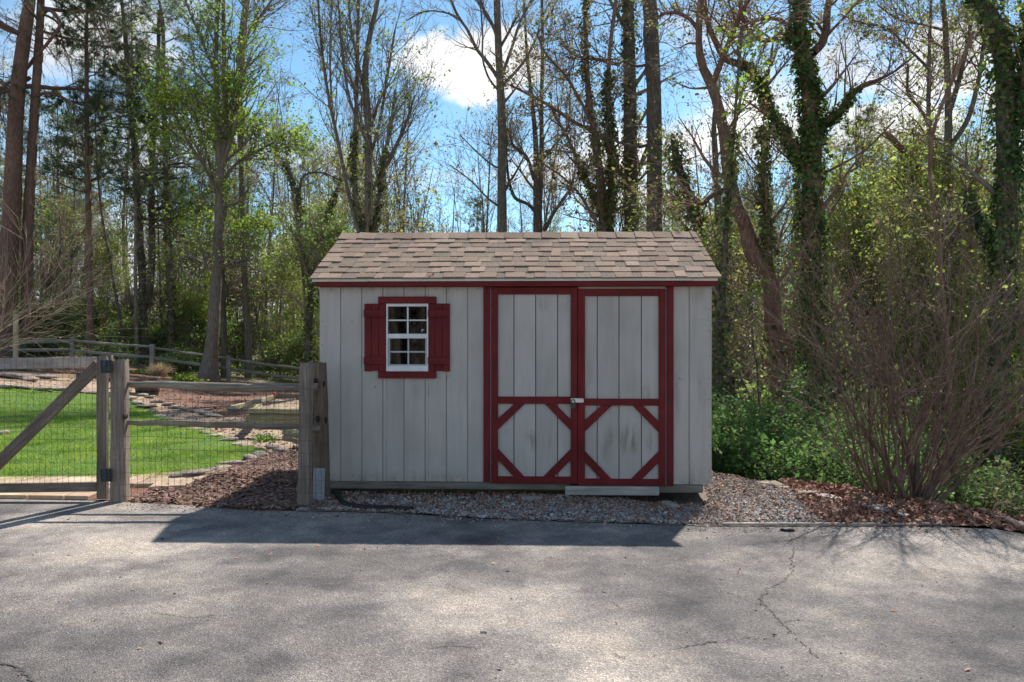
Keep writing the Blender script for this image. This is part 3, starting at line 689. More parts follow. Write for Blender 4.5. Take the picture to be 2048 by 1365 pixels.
# hasp and padlock
m_metal = material('galvanised_hasp', [(0.3, (.55, .55, .53)), (0.7, (.72, .72, .70))], scale=20, rough=.4, metal=.6)
m_lock = material('dull_padlock', [(0.3, (.05, .055, .045)), (0.7, (.12, .12, .10))], scale=15, rough=.45, metal=.5)
hasp = box('hasp', m_metal, d2, sx(1141), sx(1165.5), -.042, -.0345, sz_(804.5), sz_(795.5), .003)
box('hasp_hinge', m_metal, d2, sx(1163), sx(1166.5), -.046, -.035, sz_(804), sz_(796.5), .002)
pts = np.array([[sx(1145.5 + 3.6 * math.cos(t)), -.055, sz_(803.5) + .025 * math.sin(t)] for t in np.linspace(-.3, math.pi + .3, 12)])
v, f = tubes(pts[None], np.full((1, 12), .0045), 6)
plock = thing('padlock', 'dull dark padlock hanging from the hasp of the shed doors', 'padlock', tuple(shed.matrix_basis @ Vector((0, 0, 0))), R(-1.9))
plock.location = shed.location
mesh_np('shackle', [(v, f)], m_lock, plock)
bmx = bmesh.new(); bm_box(bmx, sx(1140.8), sx(1150.3), -.068, -.046, sz_(815.2), sz_(804.5)); bmesh.ops.bevel(bmx, geom=bmx.edges[:], offset=.006, segments=2, affect='EDGES')
bmobj('lock_body', bmx, m_lock, plock)

# blocks and bits under the shed
m_conc = material('concrete_block', [(0.3, (.26, .23, .20)), (0.7, (.42, .38, .34))], scale=12, detail=8, bump=.5, rand=.1, bscale=60)
def block(name, lab, cat, px, py, wx, wy, hz, rz, mat, sink=.03, bev=.008):
    x, y = G(px, py); z = float(tz(x, y))
    o = box(name, mat, None, -wx / 2, wx / 2, -wy / 2, wy / 2, -sink, hz, bev); o.location = (x, y, z); o.rotation_euler = (R(random.Random(px).uniform(-4, 4)), 0, rz)
    return tag(o, lab, cat)
block('concrete_paver', 'pale concrete paver lying under the front edge of the shed', 'paver', 1064, 1000, .19, .14, .028, .05, m_conc)
block('support_block', 'grey concrete block propping the doors end of the shed', 'block', 1341, 1018, .085, .20, .055, .25, m_conc)
m_yel = material('yellow_plastic', [(0.3, (.55, .42, .03)), (0.7, (.7, .55, .05))], scale=10, rough=.4)
tag(block('yellow_scrap', 'small yellow plastic scrap on gravel beside the support block', 'litter', 1319, 1018, .035, .03, .02, .4, m_yel), None, None)
m_board = material('white_board', [(0.3, (.30, .32, .345)), (0.7, (.40, .415, .435))], scale=5, rough=.6, rand=.05)

# ------------------------------------------------------------------ front fence and gate
m_wire = material('galvanised_wire', [(0.3, (.09, .065, .052)), (0.7, (.15, .115, .095))], scale=30, rough=.6)
fence = thing('rail_fence', 'weathered split-rail fence with wire mesh joining the gate to the shed', 'fence', (0, 0, 0))
def rough_post(name, parent, mat, px0, px1, pyt, pyb, y, dep, taper=.0, seed=0, rz=0.0, lean=0.0, rnd=.03, sides=None):
    """upright hewn post: rounded rectangle rings with a slightly irregular section"""
    rng = np.random.default_rng(seed)
    x0, x1 = (px0 - 1024) * y / F, (px1 - 1024) * y / F; zt, zb = H - (pyt - 682) * y / F, H - (pyb - 682) * y / F
    cx, hw = (x0 + x1) / 2, (x1 - x0) / 2; n = 14
    ang = np.linspace(0, 2 * np.pi, 16, endpoint=False) + .2
    sq = np.stack([np.sign(np.cos(ang)) * np.abs(np.cos(ang)) ** .38, np.sign(np.sin(ang)) * np.abs(np.sin(ang)) ** .38], -1)
    sq *= (1 + .05 * rng.standard_normal((16, 1)))
    rings = []
    for k in range(n):
        t = k / (n - 1); z = zb - .06 + (zt - zb + .06) * t
        s = 1 + taper * (1 - t) + .02 * rng.standard_normal()
        if k == n - 1: s *= .93
        p = sq * np.array([hw, dep / 2]) * s * (1 + .012 * rng.standard_normal((16, 1)))
        c, s_ = math.cos(rz), math.sin(rz)
        p = np.stack([p[:, 0] * c - p[:, 1] * s_, p[:, 0] * s_ + p[:, 1] * c], -1)
        rings.append(np.c_[p[:, 0] + cx + lean * (t - .5), p[:, 1] + y + dep / 2, np.full(16, z) + (.012 * rng.standard_normal(16) if k == n - 1 else 0)])
    V = np.concatenate(rings + [np.array([[cx + lean * .5, y + dep / 2, zt + .008]])])
    fq = np.array([[k * 16 + i, k * 16 + (i + 1) % 16, (k + 1) * 16 + (i + 1) % 16, (k + 1) * 16 + i] for k in range(n - 1) for i in range(16)])
    ft = np.array([[(n - 1) * 16 + i, (n - 1) * 16 + (i + 1) % 16, n * 16] for i in range(16)])
    return mesh_np(name, [(V, fq), (np.zeros((0, 3)), ft)], mat, parent, smooth=False)
def hewn(name, parent, mat, pts, rads, seed, sides=8, squash=.75, K=24):
    """split rail: irregular tube with closed ends, wider than high"""
    rng = np.random.default_rng(seed)
    P, r_ = resample(pts, rads, K)
    P[1:-1] += rng.standard_normal((K - 2, 3)) * .004
    prof = 1 + .16 * rng.standard_normal(sides)
    T = norm(np.gradient(P, axis=0)); ref = np.array([0, 0, 1.]); U = norm(np.cross(T, ref)); W = np.cross(U, T)
    a = np.arange(sides) * 2 * np.pi / sides
    rr = r_[:, None] * prof[None] * (1 + .05 * rng.standard_normal((K, sides)))
    V = P[:, None] + rr[..., None] * (np.cos(a)[None, :, None] * U[:, None] * squash + np.sin(a)[None, :, None] * W[:, None])
    V = np.concatenate([V.reshape(-1, 3), P[:1], P[-1:]])
    i = np.arange(K * sides).reshape(K, sides)
    fq = np.stack([i[:-1], np.roll(i[:-1], -1, 1), np.roll(i[1:], -1, 1), i[1:]], -1).reshape(-1, 4)
    e = K * sides
    ft = np.concatenate([np.stack([i[0], np.roll(i[0], -1), np.full(sides, e)], -1), np.stack([i[-1], np.roll(i[-1], -1), np.full(sides, e + 1)], -1)])
    return mesh_np(name, [(V, fq), (np.zeros((0, 3)), ft)], mat, parent, smooth=False)
YF = 7.18
gp_ = rough_post('post', fence, m_woodv, 218, 246, 719, 1002, YF, .14, taper=.06, seed=1, rz=.10)
m_hole = material('post_slot_shade', [(0.3, (.02, .015, .012)), (0.7, (.04, .03, .025))], scale=5)  # near-black solid plugs paint the shade inside the rail holes
def slot(parent, px, py, y, w_, h_, dx=0):
    pts = [((px - 1024) * y / F + w_ / 2 * math.cos(t), H - (py - 682) * y / F + h_ / 2 * math.sin(t)) for t in np.linspace(0, 2 * math.pi, 12, endpoint=False)]
    return prism('slot', m_hole, parent, pts, y - .003, y + .06, 0)
slot(gp_, 242.5, 757, YF + .012, .032, .06); slot(gp_, 246, 833, YF + .012, .034, .055)
p2 = rough_post('post', fence, m_woodv, 596, 620, 724.5, 1015, 6.93, .105, taper=.05, seed=2, rz=-.10, lean=.02)
m_woodb = wood('brown_post_wood', [(0.25, (.075, .052, .038)), (0.5, (.15, .108, .08)), (0.75, (.25, .19, .15))], (9, 9, .5))
p3 = rough_post('post', fence, m_woodb, 624, 650, 727, 994, 7.28, .13, taper=.22, seed=3, rz=.08, lean=-.02)
slot(p3, 630, 763, 7.27, .05, .065); slot(p3, 635.5, 838, 7.27, .05, .06)
slot(p3, 647.5, 768, 7.29, .018, .06); slot(p3, 650, 842, 7.29, .02, .07)
def rail(px0, py0, px1, py1, r0, r1, seed, y0=7.24, y1=7.22, mid=None):
    a, b = P3(px0, py0, y0), P3(px1, py1, y1)
    m_ = (a + b) / 2 + np.array([0, 0, -.006 if mid is None else mid])
    return hewn('rail', fence, m_woodx, [a, a * .75 + b * .25 + np.array([0, 0, .008]), m_, b], [r0 * .8, r0, r1, r1 * .9], seed)
rail(239, 769.5, 636, 774.5, .032, .037, 11, 7.27, 7.24)
rail(246, 845, 641, 856, .030, .034, 12, 7.27, 7.24, mid=.01)
# wire mesh on this bay (2 x 4 inch welded wire)
def wire(parent, y, px0, px1, pyt_l, pyt_r, pyb_l, pyb_r, seed, sag=0):
    rng = np.random.default_rng(seed); Ps = []
    ztop = lambda t: H - ((pyt_l + (pyt_r - pyt_l) * t) - 682) * y / F
    zbot = lambda t: H - ((pyb_l + (pyb_r - pyb_l) * t) - 682) * y / F
    x0, x1 = (px0 - 1024) * y / F, (px1 - 1024) * y / F
    nv = int(round((x1 - x0) / .0525)); nh = int((ztop(.5) - zbot(.5)) / .10)
    for i in range(nv + 1):
        t = i / nv; x = x0 + (x1 - x0) * t
        zz = np.linspace(zbot(t), ztop(t), 8)
        Ps.append(np.stack([x + rng.normal(0, .002) + .003 * rng.standard_normal(8), y + .003 * rng.standard_normal(8), zz], -1))
    V1, F1 = tubes(np.array(Ps), np.full((len(Ps), 8), .0016), 4)
    Ps = []
    for j in range(nh + 1):
        tt = np.linspace(0, 1, 12); zz = np.array([ztop(t) - (ztop(t) - zbot(t)) * j / nh for t in tt]) + .002 * rng.standard_normal(12)
        Ps.append(np.stack([x0 + (x1 - x0) * tt, np.full(12, y - .002), zz], -1))
    V2, F2 = tubes(np.array(Ps), np.full((len(Ps), 12), .0015), 4)
    return tag(mesh_np('wire_mesh', [(V1, F1), (V2, F2)], m_wire, parent), kind='stuff')
wire(fence, 6.905, 226, 655, 775, 777, 992, 1013, 1)
# gate
gate = thing('garden_gate', 'grey timber gate with diagonal brace and wire mesh hung on two black hinges', 'gate', (0, 0, 0))
YG = 7.24
st = rough_post('stile', gate, m_woodv, 192.5, 213, 713.5, 985, YG, .06, seed=5)
m_woodd = wood('gate_brace_wood', [(0.25, (.12, .09, .065)), (0.5, (.24, .19, .14)), (0.75, (.35, .29, .23))], (5, 5, 5))
def plank(name, parent, mat, px0, py0, px1, py1, y, wid, th, ext=0):
    a, b = P3(px0, py0, y), P3(px1, py1, y); d = b - a; Ln = np.linalg.norm(d); an = math.atan2(d[2], d[0])
    bm = bmesh.new(); bm_box(bm, 0, Ln, 0, th, -wid / 2, wid / 2); bmesh.ops.bevel(bm, geom=bm.edges[:], offset=.004, segments=1, affect='EDGES')
    o = bmobj(name, bm, mat, parent); o.location = a; o.rotation_euler = (0, -an, 0); return o
plank('brace', gate, m_woodx, -210, 1128, 196, 729, YG + .062, .105, .038)
plank('bottom_rail', gate, m_woodx, -330, 981, 192, 974, YG + .01, .085, .04)
plank('stile', gate, m_woodx, -335, 990, -335, 712, YG, .10, .05)
wire(gate, YG - .012, -330, 196, 716, 714, 975, 972, 2)
m_hinge = material('black_iron_hinge', [(0.3, (.035, .045, .055)), (0.7, (.07, .08, .09))], scale=20, rough=.45, metal=.5)
for (a, b) in ((720, 746.5), (937.5, 963.5)):
    hg = thing('hinge', None, None); hg.parent = gate
    Xg = lambda p: (p - 1024) * 7.13 / F
    Zg = lambda p: H - (p - 682) * 7.13 / F
    box('hinge_leaf', m_hinge, hg, Xg(200.5), Xg(211.3), 7.13, 7.139, Zg(b), Zg(a), .002); box('hinge_leaf', m_hinge, hg, Xg(212.5), Xg(223.5), 7.133, 7.142, Zg(b), Zg(a), .002)
    v, f = tubes(np.array([[[Xg(211.9), 7.132, Zg(b)], [Xg(211.9), 7.132, (Zg(a) + Zg(b)) / 2], [Xg(211.9), 7.132, Zg(a) + .004]]]), np.full((1, 3), .006), 8)
    mesh_np('hinge_pin', [(v, f)], m_hinge, hg)
    bm = bmesh.new()
    for px in (203, 220.5):
        for k in range(4): disc_bm(bm, Xg(px + (2 if k == 3 and px < 210 else 0)), 7.124, Zg(a + 4 + k * (b - a - 8) / 3), .0065, .014)
    bmobj('bolt', bm, m_dark, hg)
    box('hinge_spacer', m_woodv, hg, Xg(205), Xg(219), 7.1425, 7.24, Zg(b - 3), Zg(a + 3), 0)
box('gate_latch_pin', m_woodv, gate, Xg(211), Xg(215), 7.2, 7.24, Zg(722), Zg(711), .003)
wb = plank('board_offcut', None, m_board, 636, 1003, 638, 937, 7.16, .10, .03)
tag(wb, 'white board offcut standing between the two posts by the shed corner', 'board')

# ------------------------------------------------------------------ loose ground cover (uncountable)
def in_poly(poly, X, Y):
    c = np.zeros(X.shape, bool); n = len(poly)
    for i in range(n):
        x1, y1 = poly[i][0], poly[i][1]; x2, y2 = poly[(i + 1) % n][0], poly[(i + 1) % n][1]
        if y1 == y2: continue
        c ^= ((y1 > Y) != (y2 > Y)) & (X < (x2 - x1) * (Y - y1) / (y2 - y1) + x1)
    return c
def scatter(rng, poly, n, fall=0.0):
    p = np.array([(a[0], a[1]) for a in poly]); lo, hi = p.min(0), p.max(0); out = []; tot = 0
    while tot < n:
        q = rng.uniform(lo, hi, (n, 2))
        k = in_poly(poly, q[:, 0], q[:, 1])
        if fall: k &= rng.random(n) < np.minimum(1, (fall / np.maximum(q[:, 1], .1)) ** 2)
        out.append(q[k]); tot += k.sum()
    return np.concatenate(out)[:n]
rng = np.random.default_rng(5)
m_stone = material('loose_gravel', [(0.3, (.19, .15, .125)), (0.5, (.32, .27, .232)), (0.7, (.46, .41, .365))], scale=30, coord='World', island=.42, hue=.02, rough=.85)
front_px = [(606, 1021), (660, 1022), (824, 1027), (955, 1036), (1153, 1043), (1373, 1050), (1450, 1052), (1640, 1052), (1720, 1030), (1690, 1012), (1600, 986), (1530, 969), (1470, 953), (1430, 949)]
fp = GP(front_px) + [(2.0, 8.6), (1.85, 7.45), (-1.8, 7.6), (-1.93, 7.0)]
C = scatter(rng, fp, 21000)
# thinner towards the back under the shed, where bare soil shows
keep = (C[:, 0] > 1.7) | (rng.random(len(C)) < np.clip(1.15 - (C[:, 1] - 6.9) * 1.6, .15, 1))
C = C[keep]; C3 = np.c_[C, tz(C[:, 0], C[:, 1]) + .006 + rng.uniform(0, .012, len(C))]
v, f = pebbles(rng, C3, .0105, flat=.65)
tag(mesh_np('gravel', [(v, f)], m_stone, smooth=False), 'loose pale grey gravel spread along the shed front and over the bank', kind='stuff')
m_pale = material('white_quartz', [(0.3, (.36, .35, .35)), (0.7, (.52, .51, .51))], scale=20, coord='World', island=.25, rough=.7)
C = scatter(rng, GP([(690, 1000), (800, 992), (1080, 1004), (1250, 1012), (1290, 1040), (1153, 1042), (955, 1036), (824, 1026)]), 520)
C = np.concatenate([C, scatter(rng, GP([(1440, 1000), (1560, 1000), (1660, 1030), (1600, 1048), (1440, 1046)]), 200)])
v, f = pebbles(rng, np.c_[C, tz(C[:, 0], C[:, 1]) + .014], .0135, flat=.7)
tag(mesh_np('quartz_gravel', [(v, f)], m_pale, smooth=False), 'larger whitish stones among the gravel', kind='stuff')
# wood chips of the mulch mound
m_chip = material('wood_chip', [(0.3, (.11, .06, .045)), (0.5, (.22, .13, .10)), (0.7, (.36, .25, .20))], scale=18, coord='World', island=.5, hue=.015, rough=.9)
mound_px = [(255, 1003), (370, 1009), (477, 1019), (604, 1022), (640, 1020), (640, 905), (600, 893), (565, 905), (530, 912), (470, 930), (400, 952), (330, 975), (290, 990)]
mp_ = GP(mound_px)
C = scatter(rng, mp_, 9000)
v, f = pebbles(rng, np.c_[C, tz(C[:, 0], C[:, 1]) + .012 + rng.uniform(0, .018, len(C))], .0105, flat=.35, elong=2.6)
tag(mesh_np('wood_chips', [(v, f)], m_chip, smooth=False), 'dark brown wood chips heaped inside the rail fence', kind='stuff')
# chips and needles over the far bed
C = scatter(rng, [(-17, 12), (-3, 10.5), (-3, 14), (-6.5, 24), (-8.5, 32), (-17, 31)], 9000, fall=13)
k = ~in_poly(lawn_poly, C[:, 0], C[:, 1]); C = C[k]
v, f = pebbles(rng, np.c_[C, tz(C[:, 0], C[:, 1]) + .015], .02, flat=.35, elong=2.2)
tag(mesh_np('bed_litter', [(v, f)], m_chip, smooth=False), 'reddish brown bark litter over the far planting bed', kind='stuff')
# leaf litter on the bank by the twiggy bush
m_litter = material('dead_leaves', [(0.3, (.17, .07, .045)), (0.5, (.29, .145, .095)), (0.7, (.44, .29, .20))], scale=6, coord='World', island=.4, hue=.02, rough=.8)
bank = [(e[0], e[1] + .012) for e in GP([(1660, 1053.5), (1750, 1053.5), (1900, 1054), (1990, 1057.5), (2048, 1067), (2120, 1085)])] + [(4.75, 5.6), (4.3, 6.3), (3.95, 6.95), (3.7, 7.5), (3.2, 8.0), (2.75, 8.2), (2.6, 7.6), (2.5, 6.8)]
C = scatter(rng, bank, 4200)
v, f = diamonds(rng, np.c_[C, tz(C[:, 0], C[:, 1]) + rng.uniform(.008, .04, len(C))], .05, .5, up=1.2)
m_lbed = material('leaf_mould', [(0.3, (.07, .035, .024)), (0.5, (.14, .072, .048)), (0.7, (.22, .13, .09))], scale=22, detail=8, bump=.8, bscale=50, coord='World')
sheet('leaf_bed', [(p[0], p[1]) for p in bank], m_lbed, .012, .15, wobble=.02, seed=4)
C = scatter(rng, fp, 3200); v2, f2 = diamonds(rng, np.c_[C, tz(C[:, 0], C[:, 1]) + .022], .04, .3, up=1.6)
C = scatter(rng, [(-1.85, 6.9), (1.9, 6.7), (1.9, 7.6), (-1.85, 7.6)], 1700); v3, f3 = diamonds(rng, np.c_[C, tz(C[:, 0], C[:, 1]) + .018], .045, .25, up=1.6)
C = np.concatenate([scatter(rng, lawn_poly, 160), scatter(rng, [(-5, 3.3), (4, 3.3), (3.7, 6.1), (0, 6.4), (-4, 7.0)], 70), scatter(rng, EDGE[3:21] + [(3.7, 6.0), (1.6, 6.1), (0, 6.3), (-2, 6.6), (-3.4, 6.95)], 160)]); v5, f5 = diamonds(rng, np.c_[C, np.where(C[:, 1] > 7.3, tz(C[:, 0], C[:, 1]) + .045, .006)], .032, .45, up=3)
v3, f3 = np.concatenate([v3, v5]), np.concatenate([f3, f5 + len(v3)])
tag(mesh_np('leaf_litter', [(v, f), (v2, f2), (v3, f3)], m_litter, smooth=False), 'dry reddish leaf litter on the bank beside the driveway', kind='stuff')
# sparse grit, twigs and leaf bits on the asphalt
C = scatter(rng, [(-5, 3.2), (4, 3.2), (3.8, 6.1), (-4.4, 7.0)], 520)
v, f = pebbles(rng, np.c_[C, np.full(len(C), .003)], .0045, flat=.6)
C = scatter(rng, EDGE[3:20] + [(3.6, 6.0), (1.6, 6.05), (0, 6.25), (-2, 6.55), (-3.4, 6.9)], 900)
v4, f4_ = pebbles(rng, np.c_[C, np.full(len(C), .003)], .0065, flat=.6)
tag(mesh_np('grit', [(v, f), (v4, f4_)], m_stone, smooth=False), 'scattered grit and small stones on the driveway', kind='stuff')
# grass blades
m_grass = material('grass_blade', [(0.3, (.15, .31, .02)), (0.5, (.25, .41, .035)), (0.7, (.42, .50, .09))], scale=2.4, detail=6, coord='World', island=.35, hue=.02, trans=.35, rough=.6, cols2=[(0.36, (.66, .66, .5)), (0.5, (1, 1, 1)), (0.62, (1.45, 1.15, 1.1))], scale2=1.6)
C = scatter(rng, lawn_poly, 150000, fall=9.5)
n = len(C); hgt = .027 * np.exp(rng.normal(0, .35, n)) * (1 + (C[:, 1] - 8) * .015) * (1 + .35 * np.sin(C[:, 0] * 2.3 + C[:, 1]) * np.sin(C[:, 1] * 1.7 - C[:, 0])); az = rng.uniform(0, 2 * np.pi, n)
wv = np.stack([np.cos(az), np.sin(az), np.zeros(n)], -1) * (.0035 * (1 + (C[:, 1] - 8) * .12))[:, None]
base = np.c_[C, tz(C[:, 0], C[:, 1]) + .02]
tip = base + np.c_[rng.normal(0, .75, (n, 2)) * hgt[:, None], hgt]
v = np.stack([base - wv, base + wv, tip], 1).reshape(-1, 3)
tag(mesh_np('grass', [(v, np.arange(n * 3).reshape(-1, 3))], m_grass, smooth=False), 'bright green mown grass of the lawn inside the fence', kind='stuff')

# ------------------------------------------------------------------ stones, timbers and small things
def rock_mesh(name, seed, mat, flat=.5):
    rg_ = np.random.default_rng(seed); bm = bmesh.new(); bmesh.ops.create_icosphere(bm, subdivisions=2, radius=1)
    a, b = rg_.standard_normal((2, 5, 3))
    for v_ in bm.verts:
        c = np.array(v_.co); r_ = 1 + .10 * sum(math.sin(2.2 * float(c @ a[i]) + i) for i in range(3)) * .6
        p = c * r_
        for i in range(5):
            nn = b[i] / np.linalg.norm(b[i]); d_ = float(p @ nn)
            if d_ > .72: p = p - nn * (d_ - .72) * .9
        v_.co = (p[0], p[1] * .8, max(p[2], -.6) * flat)
    me = bpy.data.meshes.new(name); bm.to_mesh(me); bm.free(); me.materials.append(mat); return me
m_rock = material('field_stone', [(0.3, (.21, .16, .13)), (0.5, (.35, .29, .25)), (0.7, (.49, .43, .38))], scale=2.5, detail=8, bump=.6, bscale=8, rand=.22, hue=.012, cols2=[(0.3, (.7, .68, .66)), (0.7, (1.15, 1.1, 1.05))], scale2=1.2)
m_slate = material('grey_slate', [(0.3, (.14, .14, .15)), (0.5, (.24, .24, .25)), (0.7, (.36, .36, .37))], scale=2.5, detail=8, bump=.6, bscale=8, rand=.15)
rocks = [rock_mesh('stone', i, m_rock) for i in range(7)]; slates = [rock_mesh('slate', i + 20, m_slate, .35) for i in range(3)]
rg = random.Random(8)
def rock(name, px, py, size, lab, group, cat='stone', bank_=rocks, squash=1.0, dz=0.0, rz=None):
    x, y = G(px, py); o = bpy.data.objects.new(name, rg.choice(bank_)); COL.objects.link(o)
    s = size / 2 * (1.35 if group else 1); o.location = (x, y, float(tz(x, y)) + s * .26 + dz); o.rotation_euler = (rg.uniform(-.15, .15), rg.uniform(-.15, .15), rg.uniform(-.6, .6) if rz is None else rz)
    o.scale = (s * rg.uniform(.9, 1.25), s * rg.uniform(.8, 1.1), s * rg.uniform(.7, 1.0) * squash)
    return tag(o, lab, cat, group)
for i, (a, b) in enumerate([(12, 778), (45, 779), (85, 783), (118, 782), (152, 786), (178, 789), (205, 791), (232, 797), (258, 802), (275, 811), (292, 818), (306, 826), (318, 836), (334, 842), (352, 850), (372, 856), (391, 862), (412, 869), (432, 876), (456, 884), (478, 893)]):
    rock('edging_stone', a, b, .20 if a > 300 else .34, 'flat buff stone set in the row edging the lawn beside the gravel path', 'stones edging the lawn', squash=.6)
for i, (a, b) in enumerate([(255, 784), (283, 793), (300, 797), (318, 806), (336, 812), (352, 818), (372, 822), (392, 826), (408, 830), (425, 834)]):
    rock('border_stone', a, b, .26, 'rough stone in the row between gravel path and bark bed', 'stones between path and bed', squash=.55)
for a, b in [(492, 896), (520, 902), (545, 898), (562, 905), (520, 912), (500, 920), (470, 932), (440, 941), (452, 932)]:
    rock('corner_stone', a, b, .17, 'rounded pale stone at the tip of the lawn beside the wood chips', 'stones at the lawn tip', squash=.7)
for a, b, s_ in [(425, 944, .13), (404, 949, .16), (383, 953, .22), (364, 957, .17)]:
    rock('mound_stone', a, b, s_, 'grey stone along the edge of the wood chip mound', 'stones edging the wood chips', squash=.6)
for a, b, s_ in [(20, 757, .5), (60, 762, .35), (95, 758, .4)]:
    rock('bed_stone', a, b, s_, 'buff stone lying on the far side of the gravel path', 'loose stones beyond the path', squash=.6)
rock('round_stone', 6, 872, .28, 'rounded reddish stone lying on the lawn', None, squash=1.0)
rock('post_stone', 601, 1021, .075, 'small tan stone at the foot of the square fence post', None)
rock('post_stone', 615, 1022, .07, 'small blue-grey stone at the foot of the square fence post', None, bank_=slates, squash=2)
for a, b, s_, l in [(1531, 970, .10, 'pale grey stone on the gravel crest next to the shed'), (1568, 978, .10, 'low stone in the row on the gravel crest'), (1617, 990, .15, 'long flat stone edging the gravel crest near the bush'),
                    (1655, 1000, .15, 'flat stone at the lower end of the gravel crest'), (1590, 984, .09, 'small stone between the flat ones on the gravel crest')]:
    rock('crest_stone', a, b, s_, l, 'stones along the gravel crest', bank_=rocks, squash=.5, rz=-.45)
for a, b, s_, l in [(1745, 1020, .12, 'bluish slate slab half buried in red leaf litter'), (1765, 1026, .13, 'slate chunk leaning on the slab in the leaf litter'), (1808, 1037, .11, 'narrow slate lying in leaf litter near the driveway edge')]:
    rock('slate', a, b, s_, l, 'slates in the leaf litter', 'slate', slates, rz=-.5)
rock('pale_stone', 1838, 1046, .10, 'small pinkish pale stone by the driveway kerb under the bush', None, squash=.8)
# flagstones at the gate
m_flag = material('flagstone', [(0.3, (.36, .26, .18)), (0.5, (.48, .36, .26)), (0.7, (.58, .47, .36))], scale=4, detail=8, bump=.4, rand=.10, hue=.01, cols2=[(0.3, (.8, .76, .72)), (0.7, (1.1, 1.08, 1.05))], scale2=5)
path = tag(bpy.data.objects.new('flagstone_path', None), 'buff flagstone path passing under the garden gate', 'path'); COL.objects.link(path)
xs = [-6.6, -6.1, -5.6, -5.2, -4.85, -4.45, -4.1, -3.86, -3.50]
def flag(pts):
    bm = bmesh.new(); zz = [float(tz(a, b)) for a, b in pts]
    b0 = [bm.verts.new((a, b, z - .04)) for (a, b), z in zip(pts, zz)]; b1 = [bm.verts.new((a, b, z + .034)) for (a, b), z in zip(pts, zz)]
    bm.faces.new(b0); bm.faces.new(b1)
    for i in range(len(pts)): bm.faces.new((b0[i], b0[(i + 1) % len(pts)], b1[(i + 1) % len(pts)], b1[i]))
    bmesh.ops.bevel(bm, geom=bm.edges[:], offset=.006, segments=1, affect='EDGES')
    bmobj('flagstone', bm, m_flag, path)
yb = lambda x: float(np.interp(x, EX, EY)) + .02
for row in range(2):
    for i in range(len(xs) - 1):
        a, b = xs[i] + .008 + (.2 if row else 0), xs[i + 1] - .008 + (.2 if row else 0)
        l0 = rg.uniform(-.10, .10) if 0 < i else 0; j = .008
        y0, y1 = (yb(a), yb(a) + .46) if row == 0 else (yb(a) + .475, yb(a) + .95)
        if b < -3.55 or row == 1: flag([(a, y0 if row else yb(a)), (b, y0 if row else yb(b)), (b + .06 - .016, y1 - .008), (a + .06, y1)])
for p in ([(-3.30, 8.02), (-2.98, 8.05), (-2.86, 8.28), (-3.28, 8.34)], [(-3.47, 7.62), (-3.14, 7.66), (-3.02, 7.98), (-3.45, 7.98)]):
    flag(p)
# concrete edging strip by the driveway, hose, black pipe, stick
m_edg = material('edging_concrete', [(0.3, (.22, .19, .16)), (0.7, (.38, .33, .28))], scale=9, detail=7, bump=.4)
def run(name, px, r0, mat, lab, cat, z=.0, sides=8, K=40, rads=None, wob=0.02, group=None):
    pts = [G(a, b) for a, b in px]; P = [(x, y, float(tz(x, y)) + z + (e if not np.isscalar(e) else 0)) for (x, y), e in zip(pts, [0.0] * len(pts))]
    P, r_ = resample(P, rads or [r0] * len(P), K); v, f = tubes(P[None], r_[None], sides, wob, np.random.default_rng(3))
    return tag(mesh_np(name, [(v, f)], mat), lab, cat, group)
a, b = G(1448, 1052.5), G(1905, 1053)
o = box('kerb_strip', m_edg, None, 0, math.hypot(b[0] - a[0], b[1] - a[1]), -.0, .05, -.05, .022, .008); o.location = (a[0], a[1] - .004, 0); o.rotation_euler = (0, 0, math.atan2(b[1] - a[1], b[0] - a[0])); tag(o, 'narrow concrete edging strip between the driveway and the gravel bank', 'kerb')
m_pipe = material('black_pipe', [(0.3, (.008, .009, .011)), (0.7, (.02, .022, .026))], scale=10, rough=.45)
pp = [(648, 992), (664, 990), (680, 1003), (692, 1014), (712, 1018), (745, 1021), (785, 1022), (826, 1024)]
pts = [G(*p) for p in pp]; P, r_ = resample([(x, y, float(tz(x, y)) + .022) for x, y in pts], [.026] * len(pts), 90)
r_ = r_ * (1 + .10 * np.sin(np.arange(90) * 2.1)); v, f = tubes(P[None], r_[None], 8)
tag(mesh_np('drain_pipe', [(v, f)], m_pipe), 'black corrugated drain pipe half buried in gravel by the fence post', 'pipe')
m_rub = material('black_rubber', [(0.3, (.012, .012, .014)), (0.7, (.028, .028, .03))], scale=10, rough=.6)
x, y = G(1575, 1062); bm = bmesh.new(); bmesh.ops.create_icosphere(bm, subdivisions=2, radius=1)
for v_ in bm.verts: v_.co = (v_.co.x * .058 * (1 + .12 * math.sin(9 * v_.co.y)), v_.co.y * .035, max(v_.co.z, -.2) * .02 * (1 + .3 * math.sin(7 * v_.co.x)))
o = bmobj('rubber_scrap', bm, m_rub, smooth=True); o.location = (x, y, .006); o.rotation_euler = (0, 0, -.12); tag(o, 'flat black rubber scrap lying on the driveway by the kerb strip', 'litter')
x, y = G(967, 1266); o = box('wood_splinter', m_step, None, -.017, .017, -.004, .004, 0, .008, .002); o.location = (x, y, .002); o.rotation_euler = (0, 0, -.1); tag(o, 'tiny pale wood splinter on the open driveway', 'litter')
for a, b, l in ((1230, 1288, .12), (1240, 1315, .16)): pass
m_stick = material('bare_stick', [(0.3, (.20, .12, .08)), (0.5, (.34, .23, .16)), (0.7, (.46, .34, .25))], scale=5, stretch=(1, 1, 1), detail=7, bump=.4)
run('fallen_branch', [(1982, 1040), (2005, 1044), (2030, 1054), (2060, 1066), (2100, 1080)], .03, m_stick, 'pale peeling fallen branch at the bank beside the driveway', 'branch', z=.03, rads=[.008, .022, .026, .03, .02], wob=.14, sides=9)
st_o = [o for o in COL.objects if o.name == 'fallen_branch'][0]
